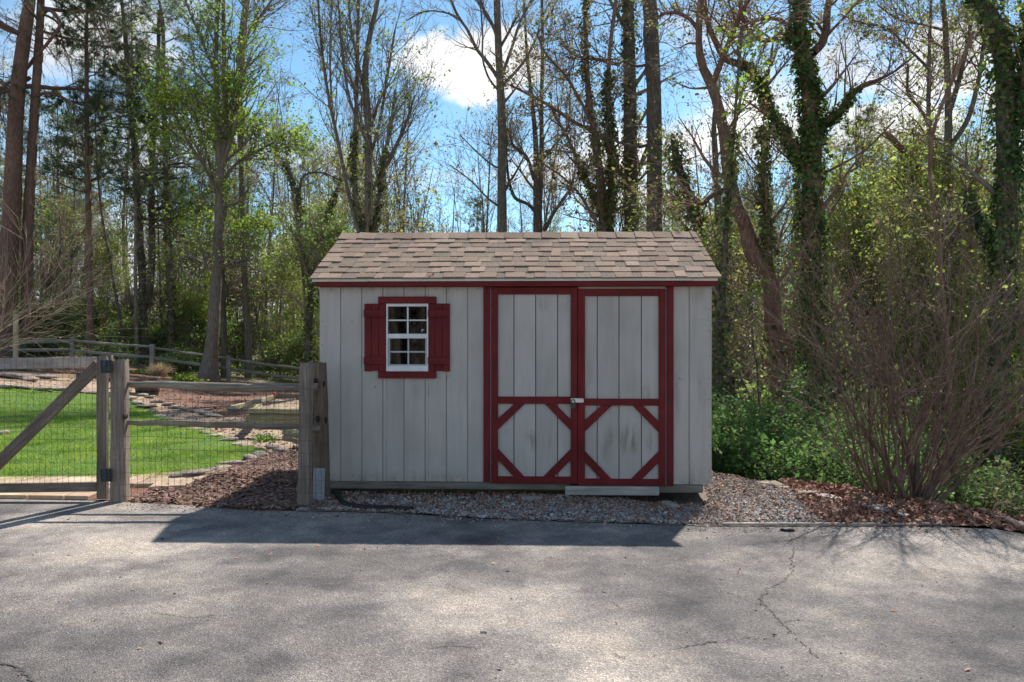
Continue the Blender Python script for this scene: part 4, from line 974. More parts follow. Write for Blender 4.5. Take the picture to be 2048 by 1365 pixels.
P, r_ = resample([np.array([*G(1985, 1043), .03]) + np.array(d) for d in ((0, 0, 0), (.02, 0, .09), (.1, .02, .12), (.2, .03, .10))], [.01, .009, .007, .004], 16)
v, f = tubes(P[None], r_[None], 6); mesh_np('side_twig', [(v, f)], m_stick, st_o)
# timbers
m_timber = material('landscape_timber', [(0.25, (.17, .14, .07)), (0.5, (.30, .25, .14)), (0.75, (.44, .38, .26))], scale=5, stretch=(.6, 7, 7), detail=7, rough=.85, bump=.5, rand=.15, hue=.02)
def log(parent, px0, py0, px1, py1, y0, y1, r_, seed, name='timber'):
    return hewn(name, parent, m_timber, [P3(px0, py0, y0), P3((px0 + px1) / 2, (py0 + py1) / 2, (y0 + y1) / 2), P3(px1, py1, y1)], [r_, r_, r_], seed, sides=12, squash=1.0, K=10)
bedt = thing('timber_bed', 'raised bed edged with three stacked round landscape timbers', 'raised bed')
for i, (yy, x0) in enumerate(((822.5, 499), (834, 494), (844, 493))): log(bedt, x0, yy, 700, yy + 4, 12.2, 12.0, .046, 30 + i)
for i, (yy, x0) in enumerate(((822, 520), (834, 521))): log(bedt, 503 + i, yy + 3, 520, yy - 16 + 6, 12.3, 13.9, .046, 35 + i)
lt = thing('low_timber', 'short pair of low timbers beside the gravel path behind the square post', 'timber')
log(lt, 569, 863, 680, 884, 10.9, 10.4, .045, 40); log(lt, 569, 874, 660, 895, 10.85, 10.35, .04, 41)
m_pale_b = material('new_board', [(0.3, (.42, .33, .20)), (0.5, (.52, .42, .27)), (0.7, (.60, .50, .34))], scale=5, stretch=(.8, 7, 7), detail=6, rough=.8, rand=.1)
fr = thing('sand_frame', 'low open timber frame of pale and dark boards holding sand', 'frame')
def gboard(parent, mat, a, b, wid, th, name='board'):
    (x0, y0), (x1, y1) = G(*a), G(*b); z0, z1 = float(tz(x0, y0)), float(tz(x1, y1)); Ln = math.hypot(x1 - x0, y1 - y0)
    bm = bmesh.new(); bm_box(bm, 0, Ln, -th / 2, th / 2, -.04, wid); bmesh.ops.bevel(bm, geom=bm.edges[:], offset=.004, segments=1, affect='EDGES')
    o = bmobj(name, bm, mat, parent); o.location = (x0, y0, z0); o.rotation_euler = (0, -math.atan2(z1 - z0, Ln), math.atan2(y1 - y0, x1 - x0)); return o
gboard(fr, m_pale_b, (462, 821), (549, 797), .10, .09); gboard(fr, m_woodx, (455, 822), (690, 824), .05, .05); gboard(fr, m_woodx, (551, 797), (690, 800), .13, .05)
m_or = material('orange_paint', [(0.3, (.55, .08, .02)), (0.7, (.68, .12, .03))], scale=5)
x, y = G(549, 816); stk = thing('marker_stake', 'thin dark metal stake with an orange cap inside the timber frame', 'stake', (x, y, float(tz(x, y))))
hh_ = 27 * y / F
v, f = tubes(np.array([[[0, 0, -.05], [0, 0, hh_ * .5], [0, 0, hh_]]]), np.full((1, 3), .007), 6); mesh_np('rod', [(v, f)], m_dark, stk)
box('cap', m_or, stk, -.03, .03, -.03, .03, hh_ - .02, hh_ + .05, .008)
sand_poly = GP([(470, 822), (552, 800), (660, 803), (660, 823)])
sheet('sand', sand_poly, m_path, .018, .3)
# barrel planter
def lathe(name, prof, mat, parent, seg=28):
    V = np.array([(r_ * math.cos(t), r_ * math.sin(t), z) for r_, z in prof for t in np.linspace(0, 2 * math.pi, seg, endpoint=False)])
    n = len(prof); f = np.array([[k * seg + i, k * seg + (i + 1) % seg, (k + 1) * seg + (i + 1) % seg, (k + 1) * seg + i] for k in range(n - 1) for i in range(seg)])
    return mesh_np(name, [(V, f)], mat, parent)
x, y = G(295, 789); bar = thing('barrel_planter', 'dark wooden half barrel planter sunk in the bark bed', 'planter', (x, y, float(tz(x, y)) - .02)); s_ = 24 * y / F
m_bar = material('barrel_stave', [(0.3, (.075, .045, .035)), (0.5, (.13, .085, .065)), (0.7, (.21, .15, .12))], scale=5, stretch=(6, 6, .6), detail=6, rand=.15)
hb = 34 * y / F
for i in range(20):
    t0, t1 = i * math.pi / 10 + .012, (i + 1) * math.pi / 10 - .012
    pr = [(.84, 0), (.95, .35), (1.0, .7), (1.02, 1.0)]
    V = [(s_ * r_ * q_ * math.cos(t), s_ * r_ * q_ * math.sin(t), hb * z) for q_ in (1, .9) for r_, z in pr for t in (t0, t1)]
    fq = [[2 * k, 2 * k + 1, 2 * k + 3, 2 * k + 2] for k in range(3)] + [[8 + 2 * k, 10 + 2 * k, 11 + 2 * k, 9 + 2 * k] for k in range(3)] + [[6, 7, 15, 14]] + [[2 * k, 2 * k + 2, 10 + 2 * k, 8 + 2 * k] for k in range(3)] + [[1 + 2 * k, 9 + 2 * k, 11 + 2 * k, 3 + 2 * k] for k in range(3)]
    mesh_np('stave', [(np.array(V), np.array(fq))], m_bar, bar, smooth=False)
for z in (.25, .72): lathe('hoop', [(s_ * (.925 if z < .5 else 1.01), hb * z - .02), (s_ * (.935 if z < .5 else 1.015), hb * z + .03)], m_dark, bar)
lathe('soil', [(.001, hb * .85), (s_ * .9, hb * .85)], m_mulch, bar)
# plank edging of the far bed
x0, y0 = -16.5, 21.5
pk = thing('bed_plank', 'long grey weathered plank edging the raised bed near the rail fence', 'plank')
a = P3(-120, 728, 20.5); b = P3(193, 722, 22.5); d = b - a; Ln = float(np.linalg.norm(d))
bm = bmesh.new(); bm_box(bm, 0, Ln, -.03, .03, -.17, .12); bmesh.ops.bevel(bm, geom=bm.edges[:], offset=.008, segments=1, affect='EDGES')
o = bmobj('board', bm, wood('silvery_plank', [(0.25, (.24, .23, .23)), (0.5, (.36, .35, .35)), (0.75, (.48, .47, .47))], (.4, 8, 8)), pk); o.location = a; o.rotation_euler = (0, -math.asin(d[2] / Ln), math.atan2(d[1], d[0]))
box('peg', m_woodv, pk, b[0] - .2, b[0] - .12, b[1] - .10, b[1] - .04, b[2] - .25, b[2] + .10, .005)
# short border boards behind the path
for i, (p, q) in enumerate((((110, 757), (150, 757)), ((150, 754), (196, 754)))):
    g_o = thing('border_board', ['pale short board edging the path beside the buff stones', 'grey short board edging the path just behind the gate brace'][i], 'board'); gboard(g_o, [m_pale_b, m_skirt][i], p, q, .12, .06)
# far split-rail fence
ff = thing('far_rail_fence', 'grey two-rail split fence along the edge of the woods', 'fence')
m_railg = wood('silver_rail', [(0.25, (.17, .155, .13)), (0.5, (.29, .27, .235)), (0.75, (.42, .40, .36))], (.5, 8, 8))
fpx = [(-140, 668, 705), (-5, 676, 712), (143, 671 + 4, 735), (303, 688, 748), (456, 711, 766), (612, 733, 790)]
fy = [27.5, 28.5, 29.5, 30.5, 31.5, 32.5]
for i, ((px, pt, pb), yy) in enumerate(zip(fpx, fy)):
    rough_post('post', ff, m_railg, px - 4, px + 4, pt, pb, yy, .14, seed=60 + i)
    if i:
        (qx, qt, qb), qy = fpx[i - 1], fy[i - 1]
        for dt in (6, 26 if i > 2 else 24):
            A, B = P3(qx - 3, qt + dt, qy + .05), P3(px + 3, pt + dt, yy + .05)
            hewn('rail', ff, m_railg, [A, (A + B) / 2 + np.array([0, 0, -.02]), B], [.05, .06, .05], 70 + i * 3 + dt, sides=6, K=10)
tp = thing('bird_post', 'tan square post with a short crossbar standing at the far rail fence', 'post')
rough_post('post', tp, m_pale_b, 25, 33, 622, 716, 24, .11, seed=90); plank('crossbar', tp, m_woodx, 18, 628, 52, 622, 23.98, .05, .04)

# ------------------------------------------------------------------ trees
def bark(name, a, b, c, sc=5, bump=1.0, st=(6, 6, 1.1)):
    return material(name, [(0.28, a), (0.5, b), (0.72, c)], scale=sc, stretch=st, detail=8, rough=.9, bump=bump, bscale=sc * 1.3, dist=.05, rand=.10, cols2=[(0.3, (.75, .74, .72)), (0.7, (1.15, 1.14, 1.1))], scale2=.8, spec=.15)
b_pine = bark('pine_bark', (.125, .07, .052), (.23, .137, .105), (.36, .24, .195))
b_grey = bark('grey_bark', (.11, .092, .075), (.21, .18, .148), (.34, .30, .26))
b_dark = bark('dark_bark', (.075, .06, .049), (.145, .118, .097), (.25, .21, .18))
b_pale = bark('pale_bark', (.15, .115, .09), (.27, .22, .175), (.40, .34, .285))
b_twig = bark('twig_bark', (.14, .107, .087), (.23, .18, .145), (.33, .265, .22), st=(2, 2, 2), bump=0)
b_red = bark('reddish_twig', (.13, .078, .06), (.23, .145, .115), (.33, .225, .185), st=(2, 2, 2), bump=0)
b_pink = bark('pale_twig', (.24, .165, .13), (.36, .26, .21), (.48, .37, .31), st=(2, 2, 2), bump=0)
b_bush = bark('bush_twig', (.09, .06, .047), (.17, .118, .094), (.27, .20, .165), st=(2, 2, 2), bump=0)
l_spring = leafmat('spring_leaf', (.17, .28, .03), (.30, .40, .06))
l_green = leafmat('fresh_leaf', (.14, .24, .05), (.25, .36, .09))
l_yel = leafmat('yellow_green_leaf', (.27, .33, .07), (.42, .46, .12))
l_bud = leafmat('bud_leaf', (.22, .19, .08), (.32, .25, .12), trans=.45, isl=.45, hue=.04)
l_ivy = leafmat('ivy_leaf', (.065, .125, .035), (.155, .225, .07), trans=.45, isl=.6, hue=.03, rough=.4)
l_ivyr = leafmat('ivy_mixed_leaf', (.08, .11, .035), (.19, .20, .075), trans=.42, isl=.6, hue=.05, rough=.45)
l_pine = leafmat('pine_needle', (.10, .15, .07), (.165, .22, .105), trans=.45, isl=.35, hue=.02)
l_shrub = leafmat('shrub_leaf', (.09, .19, .045), (.19, .32, .085), trans=.5, isl=.45, hue=.025, rough=.45)

def pts_world(st, y, dy=0.0):
    n = len(st); P, r_ = [], []
    for i, (px, py, wd) in enumerate(st):
        yy = y + dy * i / max(n - 1, 1); P.append(P3(px, py, yy)); r_.append(wd / 2 * yy / F)
    return P, r_
def leaf_cloud(rng, tips, n, sp):
    c = np.repeat(tips, n, 0); sp = sp * .55; return c + rng.standard_normal(c.shape) * sp
def hero(name, label, cat, y, stems, top=22, barkm=None, seed=0, n1=26, t0=.25, len1=3.2, ang=48, up=.5, n2=6, n3=4, leaves=(), pine=None, ivy=(), group=None,
         twigm=None, wob=.035, flare=1.35, extend=True, l2=-.42, l3=-.42, shrinkk=.55, jit=.10):
    rng = np.random.default_rng(seed)
    P, r_ = pts_world(stems[0], y)
    gx_, gz = P[0][0], float(tz(P[0][0], y))
    if P[0][2] > gz + .15: P = [np.array([gx_ + (P[0][0] - P[1][0]) * .15, y, gz - .15])] + P; r_ = [r_[0] * flare] + r_
    if extend and top > P[-1][2] + .6:
        d = (P[-1] - P[-2]); d = d / max(d[2], .3)
        z0 = P[-1][2]; n = 3; r0 = r_[-1]
        for k in range(1, n + 1):
            dz = (top - z0) * k / n
            P.append(np.array([P[len(P) - k][0] * 0 + pts_last[0] + d[0] * dz * .6, y + rng.normal(0, .25), z0 + dz]) if False else np.array([stem_end(P, k)[0] + d[0] * dz * .5 + rng.normal(0, .15), y + rng.normal(0, .2), z0 + dz]))
            r_.append(max(r0 * .62 * (1 - k / n) ** .9, .02))
    root = thing(name, label, cat, tuple(P[0] + np.array([0, 0, .15])), 0, group)
    o0 = np.array(root.location)
    P0, R0_ = resample(P, r_, 44)
    V, Fq = tubes((P0 - o0)[None], R0_[None], 10, wob, rng)
    mesh_np('trunk', [(V, Fq)], barkm, root)
    allP = [P0]; allR = [R0_]
    for st in stems[1:]:
        Q, q_ = pts_world(st, y, rng.uniform(-1.2, 1.2))
        # the first point of a limb starts on the trunk at the trunk's depth
        Q0, q0 = resample(Q, q_, 44)
        V, Fq = tubes((Q0 - o0)[None], q0[None], 8, wob, rng); mesh_np('limb', [(V, Fq)], barkm, root)
        allP.append(Q0); allR.append(q0)
    PP, RR = np.array(allP), np.array(allR)
    tw = twigm or b_twig
    blocks = []
    if n1:
        A, Ar = children(rng, PP, RR, n1, t0, .98, len1, ang, up, 8, jit, ratio=.42, shrink=shrinkk, rmin=.009)
        blocks.append(tubes(A, Ar, 5))
        tips = A[:, -1]
        if n2:
            B, Br = children(rng, A, Ar, n2, .2, 1, l2, 38, up * .6, 5, .13, ratio=.55, rmin=.0065); blocks.append(tubes(B, Br, 3)); tips = B[:, -1]
            if n3:
                Cc, Cr = children(rng, B, Br, n3, .2, 1, l3, 36, up * .5, 4, .14, ratio=.6, rmin=.005); blocks.append(tubes(Cc, Cr, 3)); tips = Cc[:, -1]
        mesh_np('branches', [(v - o0, f) for v, f in blocks], tw, root)
        for (m, nl, sp, L, frac, zr) in leaves:
            tp_ = tips
            if zr: tp_ = tp_[(tp_[:, 2] > zr[0]) & (tp_[:, 2] < zr[1])]
            if frac < 1: tp_ = tp_[rng.random(len(tp_)) < frac]
            if len(tp_) == 0: continue
            v, f = diamonds(rng, leaf_cloud(rng, tp_, nl, sp), L, up=.8); mesh_np('crown', [(v - o0, f)], m, root, smooth=False)
        if pine:
            nn, L, wd, zmin = pine
            last = Cc if n3 else B
            ok = last[:, -1, 2] > zmin
            last = last[ok]
            ctr = np.concatenate([last[:, k] for k in range(1, last.shape[1])]); dr = np.concatenate([norm(last[:, k] - last[:, k - 1]) for k in range(1, last.shape[1])])
            v, f = needles(rng, ctr, dr, nn, L, wd); mesh_np('crown', [(v - o0, f)], l_pine, root, smooth=False)
    for (si, u0, u1, n, thick, m, L) in ivy:
        Pp, Rp = (allP[si], allR[si])
        t = rng.uniform(u0, u1, n) * 43; i = np.minimum(t.astype(int), 42); u = (t - i)[:, None]
        c = Pp[i] * (1 - u) + Pp[i + 1] * u; rr = Rp[i]; a = rng.uniform(0, 2 * np.pi, n)
        T = norm(Pp[i + 1] - Pp[i]); ref = np.array([0, 1., .02]); U = norm(np.cross(T, ref)); W = np.cross(U, T)
        nrm = np.cos(a)[:, None] * U + np.sin(a)[:, None] * W
        # ivy hangs in uneven tufts with bare bark between them
        hgt_ = np.linalg.norm(Pp[-1] - Pp[0]) * t / 43
        ns = .5 + .30 * np.sin(hgt_ * 2.1 + a + seed) + .25 * np.sin(hgt_ * 4.7 - 2 * a + seed * 2) + .15 * np.sin(hgt_ * 11 + 3 * a)
        ok = ns > rng.uniform(-.22, .6, n)
        c, nrm, rr, ns = c[ok], nrm[ok], rr[ok], np.clip(ns[ok], 0, 1.2)
        c = c + nrm * (rr * .95 + thick * (.15 + 1.25 * ns ** 1.6 * rng.random(len(c)) ** .8))[:, None] + rng.standard_normal((len(c), 3)) * .025 - np.array([0, 0, 1.]) * (rng.random(len(c)) ** 4 * thick * 1.5)[:, None]
        v, f = diamonds(rng, c, L * rng.uniform(.75, 1.3, len(c)), .85, nb=nrm + np.array([0, -.2, .5])); mesh_np('ivy', [(v - o0, f)], m, root, smooth=False)
    return root
def stem_end(P, k): return P[len(P) - k]

LT = 'tree'
# --- beyond the far fence, from the gate side towards the shed
hero('pine_tree', 'thick reddish pine at the photo edge, trunk half hidden by pale twigs', LT, 31, [[(10, 690, 40), (16, 560, 36), (22, 450, 34), (38, 154, 27), (59, 0, 22)]], 24, b_pine, 1, n1=22, t0=.45, len1=3.2, ang=70, up=.1, n2=6, n3=3, pine=(4, .20, .007, 15), twigm=b_pine)
hero('pine_tree', 'reddish pine with crooked bare limbs just beside the thick one at the photo edge', LT, 31.5,
     [[(55, 700, 23), (56, 460, 20), (64, 300, 18), (72, 180, 17), (82, 0, 14)], [(80, 35, 8), (95, 20, 8), (120, 50, 7), (104, 75, 6), (75, 110, 6)], [(76, 105, 7), (55, 135, 7), (25, 160, 6), (-10, 185, 5)], [(66, 195, 7), (90, 186, 7), (125, 195, 6), (150, 215, 4), (172, 240, 3)],
      [(80, 15, 8), (130, 22, 7), (190, 25, 6), (260, 60, 4)], [(60, 155, 8), (30, 175, 8), (-10, 190, 7)]], 24, b_pine, 2, n1=16, t0=.5, len1=3.0, ang=70, up=.05, n2=6, n3=3, pine=(4, .2, .007, 13), twigm=b_pine)
hero('pine_tree', 'slim pine with dark needle crown starting high above the long grey plank', LT, 33, [[(181, 700, 15), (178, 500, 12), (175, 330, 10), (173, 130, 8), (174, 20, 6)]], 17, b_pine, 3, n1=52, t0=.42, len1=2.2, ang=75, up=.12, n2=7, n3=3, pine=(11, .24, .011, 8.0), twigm=b_dark)
hero('pine_tree', 'double-stemmed dark pine whose two trunks part low above green shrubs', LT, 36, [[(289, 690, 22), (287, 600, 16), (278, 440, 15), (270, 300, 13), (258, 180, 11), (250, 60, 9)], [(296, 610, 15), (303, 540, 14), (303, 400, 13), (306, 290, 11), (316, 150, 9), (318, 20, 7)]], 21, b_dark, 4, n1=34, t0=.26, len1=2.8, ang=78, up=.08, n2=7, n3=3, pine=(9, .24, .011, 5.5), twigm=b_dark, ivy=[(0, 0, .25, 900, .3, l_ivy, .09)])
hero('pine_tree', 'ivy-footed pine with drooping needle boughs between the double pine and the leafy poplar', LT, 35, [[(343, 700, 15), (341, 560, 13), (335, 450, 12), (331, 300, 11), (326, 150, 9), (325, 40, 7)]], 20, b_dark, 5, n1=52, t0=.28, len1=2.5, ang=80, up=.04, n2=6, n3=3, pine=(9, .24, .011, 5.0), twigm=b_dark, ivy=[(0, 0, .40, 1500, .12, l_ivyr, .09)])
hero('poplar_tree', 'pale-barked tree with split trunk and bright yellow-green young leaves beyond the rail fence', LT, 31,
     [[(417, 748, 40), (423, 700, 27), (430, 600, 23), (438, 460, 20), (440, 350, 18), (436, 250, 13), (432, 130, 10), (438, 0, 7)], [(440, 345, 14), (452, 270, 12), (449, 170, 10), (447, 0, 7)], [(441, 340, 10), (462, 280, 8), (480, 180, 8), (490, 60, 7), (497, 0, 6)], [(447, 170, 8), (425, 130, 6), (395, 60, 5), (370, 0, 4)],
      [(440, 360, 8), (400, 320, 6), (360, 250, 5), (330, 180, 4)], [(438, 380, 7), (470, 330, 6), (520, 300, 5), (575, 270, 3)], [(433, 545, 6), (395, 520, 5), (370, 510, 3)], [(433, 540, 6), (470, 525, 5), (515, 518, 3)]], 20, b_pale, 6, n1=30, t0=.18, len1=1.9, ang=52, up=.4, n2=6, n3=4,
     leaves=((l_spring, 3, .20, .10, .5, (3.0, 6.0)), (l_spring, 7, .20, .11, .75, (6.0, 11.5)), (l_spring, 4, .2, .10, .5, (11.5, 20))), shrinkk=.3, twigm=b_grey)
hero('slim_tree', 'straight slim dark trunk close behind the pale-barked leafy tree', LT, 35, [[(497, 700, 14), (490, 560, 13), (485, 400, 11), (481, 250, 11), (479, 120, 12), (484, 60, 11), (492, 0, 10)], [(480, 135, 8), (500, 60, 6), (530, 20, 5), (550, -10, 4)]], 19, b_grey, 7, n1=26, t0=.42, len1=2.6, ang=42, up=.5, leaves=((l_bud, 2, .12, .10, .6, None),))
hero('slim_tree', 'thin dark pole-like trunk touching the pale-barked tree', LT, 34, [[(449, 715, 13), (447, 620, 11), (444, 520, 9), (440, 430, 8), (420, 330, 6)]], 15, b_dark, 8, n1=16, t0=.5, len1=2, leaves=((l_bud, 2, .12, .10, .5, None),))
hero('ivy_tree', 'crooked ivy-wrapped tree forking beside the shed roof corner', LT, 30, [[(613, 745, 17), (618, 650, 14), (623, 566, 13), (604, 500, 10), (596, 440, 9), (597, 400, 9), (585, 360, 8), (568, 325, 7)], [(622, 575, 9), (642, 500, 8), (660, 420, 7), (675, 375, 6), (695, 335, 5)], [(597, 405, 6), (610, 350, 5), (640, 345, 4), (680, 360, 3)]], 8.0, b_dark, 9, n1=18, t0=.2, len1=1.9, ang=50, up=.4, ivy=[(0, 0, 1, 2600, .12, l_ivyr, .085), (1, 0, .8, 1300, .10, l_ivyr, .085)], leaves=((l_yel, 3, .12, .085, .7, None),), extend=False)
# --- behind the shed
hero('tulip_tree', 'many-stemmed upright tree with a broom of fine grey twigs behind the roof', LT, 24,
     [[(735, 470, 17), (737, 330, 15), (736, 230, 14), (731, 137, 13), (742, 60, 10), (756, 0, 8)], [(728, 470, 10), (712, 390, 10), (709, 330, 9), (713, 200, 8), (717, 0, 6)], [(745, 470, 9), (757, 400, 9), (768, 320, 8), (782, 250, 7), (790, 180, 5)], [(720, 470, 10), (700, 400, 8), (680, 300, 7), (655, 180, 6), (640, 60, 5), (636, 0, 4)],
      [(733, 200, 7), (715, 120, 6), (700, 40, 5), (697, -20, 4)], [(736, 330, 7), (760, 240, 6), (775, 150, 5), (790, 60, 4)], [(712, 380, 7), (690, 340, 6), (668, 240, 5), (660, 120, 4), (664, 0, 3)], [(737, 390, 7), (775, 330, 6), (810, 250, 5), (830, 190, 3)], [(735, 290, 6), (700, 200, 5), (684, 100, 4), (676, 0, 3)]], 17, b_grey, 10, n1=18, t0=.15, len1=1.9, ang=26, up=.7, n2=6, n3=3,
     leaves=((l_spring, 2, .13, .085, .33, None), (l_bud, 1, .1, .07, .6, None)), ivy=[(1, 0, .45, 1100, .10, l_ivyr, .08), (2, 0, .6, 900, .12, l_ivyr, .08), (0, .3, .5, 300, .12, l_ivy, .08)], shrinkk=.3)
hero('tall_tree', 'tall bare straight trunk forking into thin upswept limbs over the middle of the roof', LT, 26,
     [[(1004, 470, 20), (1004, 380, 18), (1002, 195, 16), (997, 100, 14), (994, 0, 14)], [(999, 160, 9), (975, 125, 8), (955, 100, 7), (935, 60, 6), (915, 30, 6), (900, -5, 5)], [(997, 80, 8), (985, 50, 7), (968, 20, 6), (960, -5, 5)], [(1007, 168, 7), (1030, 145, 6), (1053, 115, 5), (1080, 60, 4), (1105, 20, 4)], [(1006, 145, 7), (1022, 100, 6), (1042, 40, 5), (1065, -5, 5)], [(1002, 92, 6), (1020, 60, 5), (1035, 30, 4)],
      [(917, 36, 4), (900, 28, 4), (870, 22, 3), (845, 24, 3), (812, 42, 2)], [(996, 180, 5), (980, 160, 4), (968, 130, 4), (965, 60, 3), (960, 0, 3)], [(1006, 340, 5), (985, 330, 4), (950, 300, 3), (920, 270, 2)], [(1001, 415, 5), (980, 400, 4), (940, 360, 3), (900, 330, 2)]], 21, b_grey, 11, n1=9, t0=.3, len1=1.7, ang=40, up=.5, n2=4, n3=3, leaves=((l_bud, 1, .08, .06, .5, None),))
hero('grey_tree', 'bare grey tree with kinked limbs, next past the tall straight forking trunk', LT, 27, [[(1076, 470, 20), (1075, 400, 17), (1073, 332, 13), (1071, 280, 10), (1064, 200, 8), (1055, 120, 6), (1050, 40, 5)], [(1079, 420, 11), (1083, 330, 10), (1083, 215, 8), (1085, 100, 7), (1084, 0, 6)], [(1075, 430, 8), (1058, 410, 7), (1030, 395, 7), (1020, 370, 6), (1014, 330, 5), (1012, 260, 5)], [(1068, 360, 7), (1050, 310, 7), (1026, 290, 6), (1018, 262, 5), (1008, 250, 4)], [(1090, 460, 8), (1105, 430, 7), (1125, 400, 6), (1142, 375, 5), (1150, 340, 4)], [(1084, 320, 6), (1110, 290, 5), (1140, 250, 4)]], 16, b_dark, 12, n1=14, t0=.2, len1=1.7, ang=42, up=.4, n2=6, n3=4, leaves=((l_bud, 2, .10, .075, .6, None),))
hero('ivy_tree', 'ivy-covered tree with upswept reddish limbs, next before the dark straight pine', LT, 24,
     [[(1209, 470, 22), (1204, 400, 18), (1198, 332, 16), (1188, 260, 14), (1178, 195, 12), (1172, 80, 9), (1170, 0, 7)], [(1214, 470, 16), (1222, 380, 14), (1222, 270, 13), (1216, 180, 10), (1222, 80, 8), (1232, 0, 7)], [(1205, 420, 9), (1180, 375, 8), (1155, 320, 8), (1130, 265, 7), (1112, 235, 6), (1098, 205, 5)], [(1222, 290, 9), (1190, 265, 8), (1150, 245, 8), (1105, 215, 7), (1060, 190, 6), (1020, 170, 5)], [(1188, 260, 7), (1160, 200, 6), (1130, 150, 5), (1090, 105, 4), (1075, 70, 4)], [(1216, 470, 9), (1190, 440, 8), (1160, 390, 6), (1120, 350, 4), (1090, 330, 3)], [(1240, 130, 8), (1200, 120, 7), (1150, 110, 6), (1120, 85, 4)]], 19, b_red, 13, n1=16, t0=.15, len1=1.6, ang=48, up=.35, n2=6, n3=3,
     leaves=((l_bud, 4, .10, .08, .8, None), (l_green, 2, .15, .09, .15, None)), ivy=[(0, 0, .75, 3200, .13, l_ivyr, .085), (1, 0, .7, 3000, .20, l_ivyr, .085), (2, 0, .5, 800, .1, l_ivyr, .08)], twigm=b_red)
hero('ivy_tree', 'thick trunk under a loose ivy coat hard by the dark straight pine', LT, 24.6, [[(1264, 470, 30), (1262, 350, 28), (1260, 195, 26), (1258, 80, 24), (1257, 0, 22)], [(1257, 60, 10), (1235, 30, 8), (1220, 0, 7)]], 21, b_dark, 14, n1=14, t0=.3, len1=2.0, ang=55, up=.3, n2=6, n3=4, leaves=((l_bud, 3, .1, .075, .7, None),), ivy=[(0, 0, .72, 4800, .16, l_ivyr, .085)])
hero('pine_tree', 'dark straight rough-barked trunk without ivy rising behind the door side of the roof', LT, 22, [[(1309, 470, 33), (1309, 330, 31), (1308, 195, 30), (1303, 80, 30), (1299, 0, 29)], [(1296, 20, 9), (1290, 60, 8), (1292, 110, 6), (1297, 160, 5)], [(1292, 130, 6), (1270, 132, 5), (1240, 120, 4), (1200, 118, 3)], [(1318, 355, 4), (1350, 330, 3), (1400, 310, 2)], [(1300, 290, 7), (1275, 293, 6), (1240, 285, 5), (1190, 262, 4), (1140, 240, 3)]], 17, b_dark, 15, n1=12, t0=.35, len1=1.5, ang=72, up=.1, n2=6, n3=3, leaves=((l_bud, 1, .08, .06, .4, None),), ivy=[(0, .42, .50, 220, .10, l_green, .09)])
hero('ivy_tree', 'leaning broken trunk smothered in bushy ivy at the roof end', LT, 20, [[(1432, 560, 26), (1412, 500, 24), (1392, 440, 22), (1372, 380, 20), (1352, 310, 16), (1345, 270, 10)]], 4, b_dark, 16, n1=12, t0=.2, len1=1.2, ang=60, up=.2, n2=5, n3=3, leaves=((l_bud, 3, .1, .07, .8, None),), ivy=[(0, 0, 1, 5200, .34, l_ivyr, .085)], extend=False)
# --- past the shed
hero('vine_tree', 'crooked brown trunk wrapped in bare vines leaning past the shed roof end', LT, 15.5,
     [[(1566, 900, 30), (1560, 790, 29), (1546, 640, 30), (1530, 540, 34), (1518, 525, 36), (1490, 450, 30), (1471, 405, 27), (1455, 330, 24), (1446, 260, 21), (1424, 172, 20), (1402, 125, 17), (1398, 60, 14), (1402, 0, 13)], [(1424, 172, 14), (1440, 130, 12), (1458, 85, 11), (1478, 40, 10), (1498, -5, 9)], [(1462, 395, 10), (1448, 380, 9), (1420, 395, 8), (1395, 412, 8), (1360, 402, 6), (1332, 380, 4)], [(1455, 290, 7), (1472, 240, 6), (1485, 180, 5), (1500, 130, 4)],
      [(1540, 540, 18), (1535, 470, 13), (1530, 400, 11), (1528, 320, 10), (1525, 250, 8)], [(1397, 60, 9), (1375, 35, 8), (1350, 25, 7), (1320, 28, 5)], [(1565, 800, 10), (1580, 720, 8), (1560, 640, 7), (1555, 560, 6)]], 10.5, b_pine, 17, n1=12, t0=.3, len1=1.5, ang=55, up=.3, n2=5, n3=3, leaves=((l_bud, 3, .09, .06, .7, None), (l_spring, 2, .1, .07, .15, None)), wob=.08, twigm=b_red, ivy=[(4, 0, 1, 1500, .14, l_ivyr, .07), (0, 0, .3, 900, .10, l_ivyr, .07)], flare=1.1)
